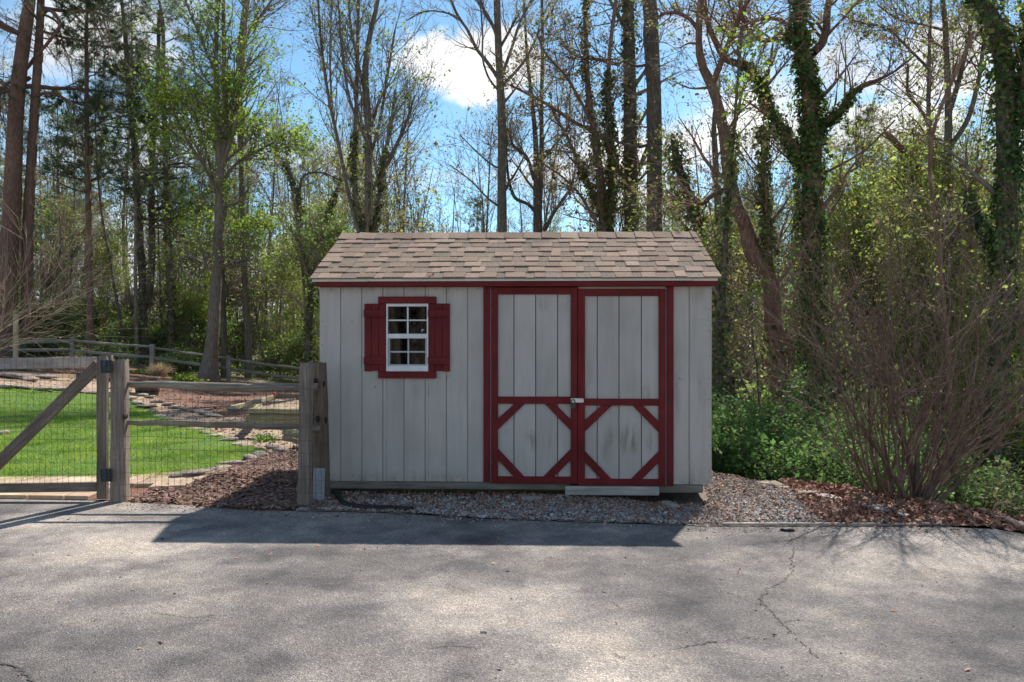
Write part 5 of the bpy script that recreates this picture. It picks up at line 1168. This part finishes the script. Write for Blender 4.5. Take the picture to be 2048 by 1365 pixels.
hero('ivy_tree', 'big forked tree with thick dark green ivy coat standing over the twiggy bush', LT, 17,
     [[(1626, 760, 40), (1625, 660, 38), (1623, 462, 40), (1623, 297, 38), (1619, 180, 34), (1608, 110, 28), (1598, 60, 24), (1596, 0, 21)], [(1612, 330, 22), (1590, 300, 20), (1562, 255, 19), (1543, 225, 18), (1520, 165, 17), (1502, 142, 16), (1478, 128, 15), (1452, 119, 14), (1432, 85, 12), (1412, 33, 11), (1408, -5, 10)], [(1632, 258, 15), (1655, 240, 14), (1689, 212, 11), (1722, 172, 9), (1755, 160, 7), (1790, 142, 5), (1830, 110, 3)],
      [(1626, 105, 18), (1641, 90, 17), (1652, 60, 16), (1655, 20, 14), (1660, -10, 13)], [(1600, 90, 12), (1572, 66, 11), (1548, 78, 10), (1525, 80, 9), (1500, 68, 8), (1490, 45, 7), (1478, 10, 6)], [(1582, 60, 10), (1560, 40, 9), (1530, 36, 7), (1490, 45, 5)], [(1640, 350, 7), (1680, 330, 5), (1730, 300, 4), (1790, 240, 3)]], 12, b_pine, 18, n1=11, t0=.25, len1=1.5, ang=52, up=.3, n2=6, n3=3, twigm=b_red,
     leaves=((l_bud, 4, .10, .055, .75, None), (l_yel, 2, .1, .06, .2, None)), ivy=[(0, 0, .80, 11500, .17, l_ivy, .075), (0, .1, .7, 900, .2, l_yel, .06), (1, 0, .6, 2400, .11, l_ivy, .07), (2, 0, .5, 900, .08, l_ivy, .07), (4, 0, .3, 300, .06, l_ivy, .07)], flare=1.0)
hero('broken_tree', 'leaning snapped limb with a clean broken end beside the clouds', LT, 19, [[(1905, 480, 14), (1880, 400, 14), (1850, 350, 13), (1828, 322, 12), (1800, 295, 12), (1768, 260, 12), (1766, 258, 2)]], 3, b_pine, 19, n1=5, t0=.2, len1=1.0, n2=4, n3=3, extend=False, leaves=((l_yel, 4, .15, .08, 1, None),))
hero('spring_tree', 'multi-limbed tree with clusters of pale yellow-green leaves, next to the ivy trunk at the edge', LT, 18.5,
     [[(1890, 760, 22), (1893, 620, 20), (1894, 475, 18), (1894, 330, 16), (1897, 231, 14), (1893, 120, 11), (1886, 0, 9)], [(1894, 240, 11), (1915, 170, 10), (1930, 110, 8), (1940, 60, 6), (1952, 0, 5)], [(1868, 330, 10), (1858, 250, 9), (1858, 140, 7), (1860, 60, 6), (1862, 0, 5)], [(1862, 250, 7), (1838, 215, 6), (1818, 190, 6), (1816, 130, 5)], [(1894, 300, 12), (1930, 250, 10), (1955, 170, 9), (1968, 80, 7), (1976, 0, 6)], [(1905, 520, 10), (1940, 460, 8), (1930, 400, 7), (1965, 330, 5)], [(1860, 140, 6), (1820, 100, 5), (1770, 55, 5), (1720, 45, 4), (1680, 28, 3)], [(1885, 60, 6), (1850, 50, 5), (1800, 40, 4), (1755, 10, 3)]], 12.5, b_grey, 20, n1=13, t0=.2, len1=1.6, ang=55, up=.3, n2=6, n3=4, twigm=b_red,
     leaves=((l_yel, 4, .13, .085, .6, (-3, 5.5)), (l_spring, 3, .15, .08, .3, None), (l_bud, 3, .1, .06, .5, None)))
hero('ivy_tree', 'dark ivy-clad trunk at the far edge of the photo above the twiggy bush', LT, 15, [[(1990, 800, 32), (1999, 725, 34), (2010, 560, 36), (2013, 420, 38), (2012, 264, 36), (2004, 100, 34), (1985, 40, 30), (1960, 0, 26)], [(2016, 350, 18), (2032, 260, 18), (2046, 170, 18), (2054, 60, 16), (2060, 0, 14)], [(1995, 560, 14), (1975, 480, 12), (1950, 430, 10), (1935, 380, 8)]], 11, b_dark, 21, n1=12, t0=.2, len1=1.6, ang=55, up=.3, n2=6, n3=3, leaves=((l_yel, 4, .12, .07, .5, None), (l_bud, 3, .1, .06, .5, None)), ivy=[(0, 0, .85, 7000, .20, l_ivy, .075), (0, .1, .8, 800, .25, l_yel, .06), (1, 0, 1, 2200, .14, l_ivy, .07), (2, 0, 1, 1200, .12, l_ivy, .07)], flare=1.0)
hero('slim_tree', 'short slim bare trunk standing just behind the twiggy bush', LT, 9.5, [[(1911, 1040, 17), (1910, 960, 15), (1906, 880, 14), (1900, 800, 12), (1895, 700, 10)]], 5.0, b_pine, 22, n1=10, t0=.4, len1=.9, n2=5, n3=3, extend=True, leaves=((l_yel, 2, .1, .05, .5, None),))
hero('ivy_tree', 'slim ivy-covered trunk rising close along the shed wall', LT, 12, [[(1440, 960, 26), (1436, 800, 22), (1440, 640, 20), (1446, 560, 16), (1450, 480, 12)]], 6.0, b_dark, 23, n1=10, t0=.3, len1=1.0, n2=5, n3=3, ivy=[(0, 0, .8, 2600, .12, l_ivyr, .06)], leaves=((l_spring, 5, .12, .06, .8, None),), extend=True)
hero('pole_tree', 'straight grey-green trunk seen between the shed and the vine-wrapped tree', LT, 24, [[(1462, 800, 22), (1452, 700, 20), (1442, 560, 17), (1436, 420, 15), (1430, 300, 12), (1428, 240, 9)]], 12, b_grey, 24, n1=14, t0=.4, len1=1.8, n2=6, n3=3, leaves=((l_bud, 2, .1, .08, .7, None),), ivy=[(0, 0, .5, 1500, .10, l_ivyr, .08)])

# --- the twiggy bush and the pale shrub
def stemmed(name, label, cat, base, stems, Ls, tilt, rad, barkm, seed, n2, n3, l2=-.42, l3=-.4, up=.55, jit=.05, rbase=(.006, .014), leaves=None, heavy=(), spread=.15, ang2=27, rm=.0022, group=None, needle_out=None):
    rng = np.random.default_rng(seed)
    root = thing(name, label, cat, base, 0, group)
    n = stems; K_ = 12
    a = rng.uniform(tilt[0], tilt[1], n) * math.pi / 180; b = rng.normal(0, tilt[2], n) * math.pi / 180
    d = norm(np.stack([np.tan(a), np.tan(np.clip(b, -1.2, 1.2)), np.ones(n)], -1))
    P = np.zeros((n, K_, 3)); P[:, 0] = np.stack([np.clip(np.sin(a), -1, 1) * spread + rng.normal(0, .03, n), rng.normal(0, spread * .5, n), np.full(n, -.03)], -1)
    L = rng.uniform(*Ls, n)[:, None] / (K_ - 1); dd = d.copy()
    for k in range(1, K_):
        dd = norm(dd + np.array([0, 0, up / K_]) + jit * rng.standard_normal((n, 3))); P[:, k] = P[:, k - 1] + dd * L
    r0 = rng.uniform(*rbase, n)[:, None]; Rr = r0 * (1 - .8 * np.linspace(0, 1, K_)[None])
    for i in range(n):
        if i < 24 or True: pass
    big = np.argsort(-r0[:, 0])
    for i in big[:14]:
        v, f = tubes(P[i:i + 1], Rr[i:i + 1], 7, .05, rng); mesh_np('stem', [(v, f)], barkm, root)
    blocks = []
    if len(big) > 14: blocks.append(tubes(P[big[14:]], Rr[big[14:]], 5))
    for hv, hr in heavy:
        Q, q_ = resample(hv, hr, K_ * 2); v, f = tubes(Q[None], q_[None], 9, .05, rng); mesh_np('stem', [(v, f)], barkm, root)
        q2, q2r = resample(hv, hr, K_); P = np.concatenate([P, q2[None]]); Rr = np.concatenate([Rr, q2r[None]])
    A, Ar = children(rng, P, Rr, n2, .22, .97, l2, ang2, .35, 6, .07, ratio=.5, rmin=rm * 1.3); blocks.append(tubes(A, Ar, 4))
    B, Br = children(rng, A, Ar, n3, .2, .97, l3, 33, .2, 4, .10, ratio=.6, rmin=rm); blocks.append(tubes(B, Br, 3))
    mesh_np('twigs', blocks, barkm, root)
    if leaves:
        for m, nl, sp, Lf, fr_ in leaves:
            tp_ = np.concatenate([B[:, -1], B[:, 2], A[:, 4]]); tp_ = tp_[rng.random(len(tp_)) < fr_]
            v, f = diamonds(rng, leaf_cloud(rng, tp_, nl, sp), Lf, up=.6); mesh_np('leaves', [(v, f)], m, root, smooth=False)
    return root
bx_, by_ = 3.66, 7.55; bz_ = float(tz(bx_, by_))
def rel(px, py, y): return P3(px, py, y) - np.array([bx_, by_, bz_])
stemmed('twiggy_bush', 'large leafless vase-shaped bush of many brown twigs on the bank', 'bush', (bx_, by_, bz_), 52, (1.6, 2.7), (-46, 44, 20), None, b_bush, 41, 8, 3, rbase=(.006, .017), rm=.0016, jit=.085, ang2=36, spread=.2, heavy=[
    ([rel(1843, 1000, 7.5), rel(1862, 968, 7.5), rel(1905, 920, 7.4), rel(1960, 880, 7.3), rel(2060, 820, 7.1)], [.036, .033, .028, .022, .012]),
    ([rel(1828, 1000, 7.6), rel(1822, 930, 7.6), rel(1800, 860, 7.6), rel(1770, 740, 7.6), rel(1755, 600, 7.6)], [.034, .028, .022, .015, .007]),
    ([rel(1836, 1000, 7.55), rel(1835, 900, 7.6), rel(1850, 800, 7.7), rel(1830, 690, 7.7), rel(1850, 560, 7.7)], [.026, .022, .018, .013, .006]),
    ([rel(1815, 1000, 7.5), rel(1775, 930, 7.45), rel(1720, 850, 7.4), rel(1660, 740, 7.3), rel(1600, 620, 7.2)], [.022, .018, .015, .010, .005])],
    leaves=[(l_bud, 1, .01, .014, .35)])
stemmed('pale_shrub', 'bare shrub with pale pinkish twigs reaching in from the photo edge over the plank', 'shrub', (-12.6, 17.0, float(tz(-12.6, 17))), 20, (2.6, 5.2), (-30, 62, 22), None, b_pink, 43, 9, 5, rbase=(.010, .020), rm=.004, up=.25, jit=.06, spread=.3)
# evergreen shrubs on the bank behind the gravel
def leafy(name, label, cat, px, y, w_, h_, n, L, seed, m=None, group=None, trails=0):
    rng = np.random.default_rng(seed); x = (px - 1024) * y / F; z = float(tz(x, y))
    root = thing(name, label, cat, (x, y, z), 0, group)
    # stems
    K_ = 8; ns = 26; d = norm(np.stack([rng.normal(0, .55, ns), rng.normal(0, .45, ns), np.ones(ns)], -1)); P = np.zeros((ns, K_, 3)); P[:, 0, :2] = rng.normal(0, w_ * .16, (ns, 2)); P[:, 0, 2] = -.05
    Ls = (h_ * rng.uniform(.7, 1.1, ns) / (K_ - 1))[:, None]
    for k in range(1, K_):
        d = norm(d + .16 * rng.standard_normal((ns, 3))); P[:, k] = P[:, k - 1] + d * Ls
    Rr = np.full((ns, K_), .012) * np.linspace(1, .35, K_)
    A, Ar = children(rng, P, Rr, 6, .15, 1, w_ * .35, 55, .1, 6, .18, ratio=.6, rmin=.003)
    B, Br = children(rng, A, Ar, 4, .2, 1, w_ * .17, 45, .1, 5, .18, ratio=.6, rmin=.0025)
    mesh_np('stems', [tubes(P, Rr, 4), tubes(A, Ar, 3), tubes(B, Br, 3)], b_twig, root)
    src = np.concatenate([B[:, k] for k in range(1, 5)] + [A[:, k] for k in (3, 4, 5)])
    c = src[rng.integers(0, len(src), n)] + rng.normal(0, .05 * max(1, L / .05), (n, 3))
    c = c[c[:, 2] > .0]
    v, f = diamonds(rng, c, L, .6, up=1.0); mesh_np('leaves', [(v, f)], m or l_shrub, root, smooth=False)
    return root
leafy('bank_shrub', 'dense fresh green shrub against the shed corner at the gravel crest', 'shrub', 1452, 10.2, 1.1, 1.25, 8500, .05, 51)
leafy('bank_shrub', 'tall glossy green shrub at the foot of the vine-wrapped trunk', 'shrub', 1545, 11.2, 1.4, 1.55, 9500, .055, 52)
leafy('bank_shrub', 'broad low green shrub filling the gap between the gravel crest and the twiggy bush', 'shrub', 1625, 9.8, 1.4, 1.45, 11000, .05, 53)
leafy('bank_shrub', 'green shrub half hidden behind the lower twigs of the bare bush', 'shrub', 1700, 9.0, 1.2, 1.1, 8000, .045, 54)
leafy('bank_shrub', 'low yellow-green shrub glowing under the bare bush', 'shrub', 1800, 10.5, 1.5, 1.5, 8000, .05, 55, l_green)
leafy('bank_shrub', 'leafy undergrowth shrub behind the thick forked stem of the bare bush', 'shrub', 1890, 9.6, 1.3, 1.1, 7000, .045, 56)
leafy('bank_shrub', 'shaded dark shrub at the photo edge beyond the fallen branch', 'shrub', 2010, 9.5, 1.5, 1.5, 8000, .05, 57, l_ivyr)
leafy('vine_mound', 'green climber spilling round the vine-wrapped trunk above the shrubs', 'climber', 1590, 13.2, 1.0, 2.0, 4500, .055, 58, l_shrub)
leafy('vine_mound', 'loose bright climber along the shed wall above the low shrub', 'climber', 1440, 13.0, .7, 2.6, 3000, .06, 59, l_green)
leafy('fence_ivy', 'dark ivy clump growing over the far fence behind the gate hinge', 'ivy', 212, 31.2, 1.3, .8, 2200, .10, 60, l_ivy)
leafy('fence_ivy', 'dark ivy clump on the far fence by the edge of the plank', 'ivy', 85, 31.0, 1.2, .7, 1800, .10, 61, l_ivy)
leafy('fence_ivy', 'ivy clump under the far rails next to the pale-barked tree', 'ivy', 365, 32.6, 1.1, .9, 1800, .10, 62, l_ivy)
for i, (px, py, s_) in enumerate(((283, 748, .35), (370, 762, .5), (42, 741, .3), (92, 739, .25), (530, 884, .16))):
    x, y = G(px, py)
    rng2 = np.random.default_rng(70 + i); n = 260; t_ = thing('perennial', ['lime green clump of new leaves by the dry grass tuft', 'lime green clump in the bark bed below the pale-barked tree', 'small green sprout clump under the plank near the photo edge', 'small green sprout clump under the middle of the plank', 'small green seedling on the gravel path by the low timbers'][i], 'plant', (x, y, float(tz(x, y))))
    c = rng2.normal(0, 1, (n, 3)) * np.array([s_ * .5, s_ * .5, s_ * .22]); c[:, 2] = np.abs(c[:, 2]) + .02
    v, f = diamonds(rng2, c, s_ * .32, .45, up=.6); mesh_np('leaves', [(v, f)], l_spring if i < 2 else l_green, t_, smooth=False)
x, y = G(318, 752); t_ = thing('dry_grass', 'tuft of dry straw-coloured ornamental grass above the barrel planter', 'grass tuft', (x, y, float(tz(x, y)))); rng2 = np.random.default_rng(80)
n = 420; d = norm(np.stack([rng2.normal(0, .6, n), rng2.normal(0, .6, n), np.ones(n)], -1)); b0 = rng2.normal(0, .10, (n, 3)) * np.array([1, 1, 0]); l = rng2.uniform(.4, .85, (n, 1)); sdv = norm(np.cross(d, rng2.standard_normal((n, 3)))) * .007
mid_ = b0 + d * l * .6; tip_ = mid_ + (d + np.array([0, 0, -.7])) * l * .4
v = np.stack([b0 - sdv, b0 + sdv, mid_ + sdv, mid_ - sdv], 1).reshape(-1, 3); v2 = np.stack([mid_ - sdv, mid_ + sdv, tip_], 1).reshape(-1, 3)
mesh_np('blades', [(v, np.arange(4 * n).reshape(-1, 4)), (v2, np.arange(3 * n).reshape(-1, 3))], material('straw', [(0.3, (.38, .29, .17)), (0.7, (.52, .42, .27))], scale=8, trans=.3, island=.25), t_, smooth=False)

# ------------------------------------------------------------------ the woods behind: prototypes copied tree by tree
def proto(name, seed, h, r0, barkm, n1, t0, len1, ang, up, n2, n3, leaves=(), pine=None, twigm=None, lean=.04, forks=0, jit=.10, l2=-.45, l3=-.42, shrinkk=.5):
    rng = np.random.default_rng(seed); root = thing(name, None, None)
    def stem(p0, d, hh, r_):
        n = 14; P = [np.array(p0, float)]; d = np.array(d, float)
        for k in range(n - 1):
            d = d + np.array([rng.normal(0, lean), rng.normal(0, lean), .06]); d /= np.linalg.norm(d); P.append(P[-1] + d * hh / (n - 1))
        return np.array(P), r_ * (1 - .88 * np.linspace(0, 1, n) ** .9)
    P, Rr = stem((0, 0, -.3), (0, 0, 1), h, r0); L_ = [(P, Rr)]
    for k in range(forks):
        i = rng.integers(4, 9); L_.append(stem(P[i], (rng.normal(0, .45), rng.normal(0, .45), 1), h * (1 - i / 14) * .95, Rr[i] * .75))
    PP = np.array([a for a, b in L_]); RR = np.array([b for a, b in L_])
    v, f = tubes(PP, RR, 7, .04, rng); mesh_np('trunk', [(v, f)], barkm, root)
    A, Ar = children(rng, PP, RR, n1, t0, .98, len1, ang, up, 7, jit, ratio=.42, shrink=shrinkk, rmin=.010)
    B, Br = children(rng, A, Ar, n2, .2, 1, l2, 40, up * .6, 5, .14, ratio=.55, rmin=.0075)
    C_, Cr = children(rng, B, Br, n3, .2, 1, l3, 38, up * .4, 4, .15, ratio=.6, rmin=.006)
    mesh_np('branches', [tubes(A, Ar, 4), tubes(B, Br, 3), tubes(C_, Cr, 3)], twigm or b_twig, root)
    for m, nl, sp, L, fr_ in leaves:
        tp_ = C_[:, -1]; tp_ = tp_[rng.random(len(tp_)) < fr_]
        v, f = diamonds(rng, leaf_cloud(rng, tp_, nl, sp), L, up=.8); mesh_np('crown', [(v, f)], m, root, smooth=False)
    if pine:
        nn, L, wd = pine
        ctr = np.concatenate([C_[:, k] for k in (1, 2, 3)]); dr = np.concatenate([norm(C_[:, k] - C_[:, k - 1]) for k in (1, 2, 3)])
        v, f = needles(rng, ctr, dr, nn, L, wd); mesh_np('crown', [(v, f)], l_pine, root, smooth=False)
    KIDS[root.name] = list(root.children)
    return root
A_ = 'in the woods beyond the rail fence'; B_ = 'in the woods behind the shed roof'; C_w = 'in the hollow past the shed wall'
LAND = {A_: [(-120, 'the woods edge'), (20, 'the thick reddish pine'), (70, 'the crooked-limbed pine'), (179, 'the slim pine'), (287, 'the double-stemmed pine'), (340, 'the ivy-footed pine'), (425, 'the pale-barked poplar'), (495, 'the straight slim trunk'), (612, 'the crooked ivy tree')],
        B_: [(640, 'the roof corner'), (735, 'the many-stemmed tree'), (860, 'the cloud gap'), (1004, 'the tall forking trunk'), (1076, 'the kinked grey tree'), (1209, 'the upswept ivy tree'), (1264, 'the thick ivy trunk'), (1309, 'the dark straight pine'), (1385, 'the leaning ivy trunk')],
        C_w: [(1440, 'the shed wall'), (1545, 'the vine-wrapped tree'), (1625, 'the big ivy tree'), (1720, 'the bare bush'), (1800, 'the snapped limb'), (1894, 'the multi-limbed tree'), (2005, 'the edge ivy trunk'), (2140, 'the end of the hollow')]}
PR = {
 'bare': [proto('bare_tree', 101, 15, .15, b_grey, 24, .25, 2.6, 44, .5, 6, 3, leaves=((l_bud, 2, .14, .085, .6),), forks=1), proto('bare_tree', 102, 13, .11, b_dark, 22, .2, 2.2, 50, .4, 6, 3, leaves=((l_bud, 1, .14, .08, .5), (l_yel, 2, .15, .09, .2)), forks=2),
          proto('bare_tree', 103, 17, .17, b_grey, 26, .3, 2.6, 40, .6, 6, 3, leaves=((l_bud, 2, .12, .08, .4),), forks=1)],
 'green': [proto('budding_tree', 111, 12, .11, b_grey, 26, .22, 2.2, 42, .6, 7, 4, leaves=((l_yel, 3, .2, .10, .7),), forks=2), proto('budding_tree', 112, 10, .09, b_grey, 24, .15, 2.0, 48, .5, 7, 4, leaves=((l_green, 2, .2, .10, .6), (l_yel, 2, .2, .10, .5)), forks=1),
           proto('budding_tree', 113, 14, .12, b_pale, 26, .3, 2.2, 38, .7, 7, 4, leaves=((l_spring, 2, .2, .10, .5), (l_bud, 2, .2, .08, .5)), forks=2)],
 'pine': [proto('background_pine', 121, 17, .17, b_dark, 64, .28, 2.4, 78, .1, 6, 3, pine=(5, .24, .012), twigm=b_dark, lean=.02, shrinkk=.7), proto('background_pine', 122, 14, .14, b_dark, 60, .15, 2.4, 75, .12, 6, 3, pine=(5, .24, .012), twigm=b_dark, lean=.02, shrinkk=.75)],
 'leafy': [proto('leafing_tree', 114, 9, .09, b_grey, 28, .12, 2.0, 52, .4, 6, 4, leaves=((l_yel, 5, .22, .095, .8), (l_spring, 3, .2, .09, .5)), forks=2), proto('leafing_tree', 115, 7.5, .07, b_grey, 26, .1, 1.8, 58, .3, 6, 4, leaves=((l_spring, 5, .2, .09, .7), (l_yel, 3, .2, .09, .6)), forks=2)],
 'pole': [proto('pole_tree', 161, 14, .085, b_grey, 16, .55, 1.5, 38, .6, 6, 3, leaves=((l_bud, 2, .1, .08, .5),), lean=.03), proto('pole_tree', 162, 11, .06, b_pale, 14, .5, 1.3, 42, .5, 6, 3, leaves=((l_yel, 2, .1, .08, .4),), lean=.05), proto('pole_tree', 163, 12, .07, b_dark, 14, .5, 1.4, 42, .5, 6, 3, leaves=((l_bud, 2, .1, .08, .5),), lean=.045)],
 'sapling': [proto('sapling', 131, 7, .045, b_dark, 20, .12, 1.3, 45, .5, 6, 4, leaves=((l_bud, 2, .1, .08, .4), (l_yel, 2, .12, .09, .3)), lean=.08, forks=1), proto('sapling', 132, 5.5, .035, b_dark, 20, .1, 1.2, 50, .4, 6, 4, leaves=((l_green, 3, .12, .09, .5),), lean=.10, forks=2)],
 'brush': [proto('brush', 141, 3.2, .025, b_twig, 22, .03, 1.2, 42, .4, 5, 3, leaves=((l_bud, 1, .08, .06, .3),), lean=.10, forks=5), proto('brush', 142, 2.6, .02, b_red, 22, .03, 1.1, 45, .3, 5, 3, leaves=((l_yel, 1, .08, .06, .25),), lean=.12, forks=5)],
 'shrub': [proto('green_shrub', 151, 2.4, .025, b_twig, 24, .03, 1.1, 52, .3, 5, 3, leaves=((l_green, 2, .13, .10, .9),), lean=.12, forks=4), proto('green_shrub', 152, 1.8, .02, b_twig, 24, .03, 1.0, 56, .2, 5, 3, leaves=((l_spring, 2, .12, .09, .6), (l_green, 1, .12, .09, .8)), lean=.14, forks=4)],
}
USED = set()
rgz = random.Random(77)
WORD = {'pole': ('slim pole-like bare trunk', 'tree'), 'leafy': ('tree with bright young leaves', 'tree'), 'bare': ('bare budding tree', 'tree'), 'green': ('tree with yellow-green young leaves', 'tree'), 'pine': ('dark feathery pine', 'tree'), 'sapling': ('thin crooked sapling', 'sapling'), 'brush': ('leafless brown brush', 'brush'), 'shrub': ('fresh green understory shrub', 'shrub')}
def plant(kind, px, y, sc, place, top_py=None):
    src = PR[kind][rgz.randrange(len(PR[kind]))]
    if src.name not in USED: USED.add(src.name); o = src
    else: o = copy_tree(src)
    x = (px - 1024) * y / F; o.location = (x, y, float(tz(x, y)) - .05); o.rotation_euler = (0, 0, rgz.uniform(0, 6.28)); o.scale = (sc, sc, sc * rgz.uniform(.92, 1.12))
    wl_, c_ = WORD[kind]
    lm = min(LAND[place], key=lambda q: abs(q[0] - px)) if place in LAND else None
    if lm:
        dx = px - lm[0]; tow = (dx > 0) == (lm[0] < 1030)
        rel_ = 'behind ' + lm[1] if abs(dx) < 22 else lm[1].join(('beside ', ', towards the shed' if tow else ', away from the shed'))
    else: rel_ = place
    size = {0: 'short ', 1: '', 2: 'tall '}[0 if sc < .88 else (1 if sc < 1.12 else 2)]
    tag(o, size + wl_ + ' ' + rel_, c_, {'pole': 'pole trees', 'leafy': 'leafing trees', 'bare': 'bare trees', 'green': 'budding trees', 'pine': 'pines', 'sapling': 'saplings', 'brush': 'brush clumps', 'shrub': 'green shrubs'}[kind] + ' ' + place)
def zone(kind, n, x0, x1, y0, y1, s0, s1, place):
    for i in range(n):
        px = x0 + (x1 - x0) * (i + rgz.uniform(.1, .9)) / n; plant(kind, px, rgz.uniform(y0, y1), rgz.uniform(s0, s1), place)
zone('pine', 8, -150, 640, 42, 62, .8, 1.1, A_); zone('bare', 7, -150, 660, 42, 62, .8, 1.1, A_); zone('green', 4, 60, 660, 44, 60, .8, 1.0, A_)
zone('sapling', 16, -60, 640, 34, 44, .8, 1.25, A_); zone('brush', 11, -80, 660, 36, 50, .9, 1.4, A_); zone('pole', 30, -100, 660, 34, 58, .85, 1.2, A_); zone('pole', 14, 640, 1440, 30, 56, .9, 1.25, B_); zone('pole', 22, 1430, 2150, 17, 50, .8, 1.15, C_w); zone('shrub', 30, -40, 650, 34, 44, .6, 1.2, A_)
zone('bare', 10, 620, 1440, 34, 60, .8, 1.0, B_); zone('green', 11, 640, 1440, 32, 52, .8, 1.05, B_); zone('pine', 4, 640, 1440, 48, 66, .7, .95, B_); zone('sapling', 10, 640, 1440, 24, 36, 1.0, 1.5, B_)
zone('green', 20, 1430, 2150, 20, 46, .7, 1.0, C_w); zone('bare', 8, 1430, 2200, 26, 52, .75, 1.0, C_w); zone('pine', 7, 1440, 2150, 34, 58, .8, 1.1, C_w)
zone('sapling', 14, 1430, 2150, 15, 30, .8, 1.3, C_w); zone('brush', 8, 1440, 2200, 16, 30, .9, 1.4, C_w); zone('shrub', 13, 1430, 2150, 14, 30, .8, 1.4, C_w)
for px_, y_, s_ in ((1725, 23, .95), (1790, 26, 1.1), (1860, 19, .85), (1935, 17, .8), (1985, 22, 1.0), (1680, 28, .9), (1480, 26, .9)): plant('leafy', px_, y_, s_, C_w)
for px_, y_, s_ in ((905, 38, 1.15), (965, 42, 1.1), (640, 36, .8), (655, 33, .55)): plant('leafy', px_, y_, s_, B_)
for px_, y_, s_ in ((560, 37, .6), (385, 36, .5), (215, 37, .5), (600, 40, .7)): plant('leafy', px_, y_, s_, A_)
plant('pine', 1690, 27, .80, 'showing between the big forked ivy tree and the clouds')
E_ = 'on the slope beyond the end of the hollow'; F_ = 'in the woods beyond the end of the far fence'
for kd_, n_ in (('green', 4), ('bare', 4), ('pine', 3), ('pole', 4), ('leafy', 3), ('brush', 4)): zone(kd_, n_, 2180, 3100, 16, 34, .8, 1.1, E_); zone(kd_, n_, -900, -170, 36, 52, .8, 1.1, F_)
D_ = 'across the driveway opposite the shed'
for k_, px_, y_, sc_ in (('pine', 1575, -17, .8), ('bare', 1640, -15, .9), ('pine', 1500, -18, .85), ('pine', 1655, -19, .9), ('brush', 1600, -15, 1.5), ('brush', 1540, -16, 1.5), ('brush', 1660, -16.5, 1.5), ('brush', 1590, -20, 1.8), ('bare', 1560, -14, .8), ('bare', 1600, -14.5, .9), ('brush', 1490, -15.5, 1.5), ('pine', 1535, -22, 1.0), ('pine', 1600, -24, 1.0), ('bare', 1450, -24, 1.0)): plant(k_, px_, y_, sc_, D_)
for k, l in PR.items():
    for o in l:
        if o.name not in USED: plant(k, rgz.uniform(100, 1900), 50, .9, B_)
# far-off wood behind everything: one mass
rng = np.random.default_rng(300)
def mass(name, label, n, y0, y1, m, hmin, hmax, nl, L, seed):
    rng = np.random.default_rng(seed)
    y = rng.uniform(y0, y1, n); x = rng.uniform(-1.15, 1.15, n) * y; z = tz(x, y) - .3; h = rng.uniform(hmin, hmax, n)
    c = np.repeat(np.stack([x, y, z], -1), nl, 0); hh = np.repeat(h, nl)[:, None]
    t = rng.beta(1.15, 1.25, (n * nl, 1)); wdt = hh * .17 * np.sin(np.pi * np.clip(t, .06, .97)) ** .7
    c = c + np.c_[rng.normal(0, .6, (n * nl, 2)) * wdt, t * hh]
    v, f = diamonds(rng, c, L, .5, up=.5); return tag(mesh_np(name, [(v, f)], m, smooth=False), label, kind='stuff')
m_farg = leafmat('far_green', (.12, .16, .07), (.22, .26, .11), isl=.4, hue=.04, trans=.3)
m_farb = leafmat('far_brown', (.19, .16, .13), (.31, .265, .22), isl=.35, hue=.03, trans=.45)
mass('far_woods_foliage', 'far-off mixed green wood beyond the nearer trees', 250, 62, 115, m_farg, 8, 15, 240, .34, 1)
mass('far_woods_twigs', 'far-off brownish bare wood beyond the nearer trees', 280, 55, 110, m_farb, 7, 14, 300, .30, 2)
rng = np.random.default_rng(9); n = 440; y = rng.uniform(50, 110, n); x = rng.uniform(-1.15, 1.15, n) * y; zb = tz(x, y) - .4; hh_ = rng.uniform(8, 17, n)
tt = np.linspace(0, 1, 6); P = np.stack([x[:, None] + rng.normal(0, .5, (n, 1)) * tt, np.repeat(y[:, None], 6, 1), zb[:, None] + hh_[:, None] * tt], -1); Rr = rng.uniform(.06, .16, (n, 1)) * (1 - .8 * tt)
v, f = tubes(P, Rr, 4); tag(mesh_np('far_woods_trunks', [(v, f)], b_grey), 'distant slim trunks in the far-off wood', kind='stuff')
# leaf litter and low green cover on the forest floor
C = scatter(np.random.default_rng(31), [(2.6, 9.6), (4.4, 7.6), (5.6, 6), (10, 8), (22, 24), (8, 26), (3, 18)], 14000, fall=11); v, f = diamonds(np.random.default_rng(32), np.c_[C, tz(C[:, 0], C[:, 1]) + np.random.default_rng(33).uniform(.02, .28, len(C))], .065, .6, up=1.3)
tag(mesh_np('ground_ivy', [(v, f)], l_shrub, smooth=False), 'low green ground cover on the slope beyond the bank', kind='stuff')
C = scatter(np.random.default_rng(34), [(-24, 34.2), (-7, 34), (-4, 30), (-2, 44), (-24, 44)], 12000); v, f = diamonds(np.random.default_rng(35), np.c_[C, tz(C[:, 0], C[:, 1]) + np.random.default_rng(36).uniform(.03, .4, len(C))], .10, .6, up=1.0)
tag(mesh_np('undergrowth', [(v, f)], l_green, smooth=False), 'low green undergrowth along the foot of the woods', kind='stuff')
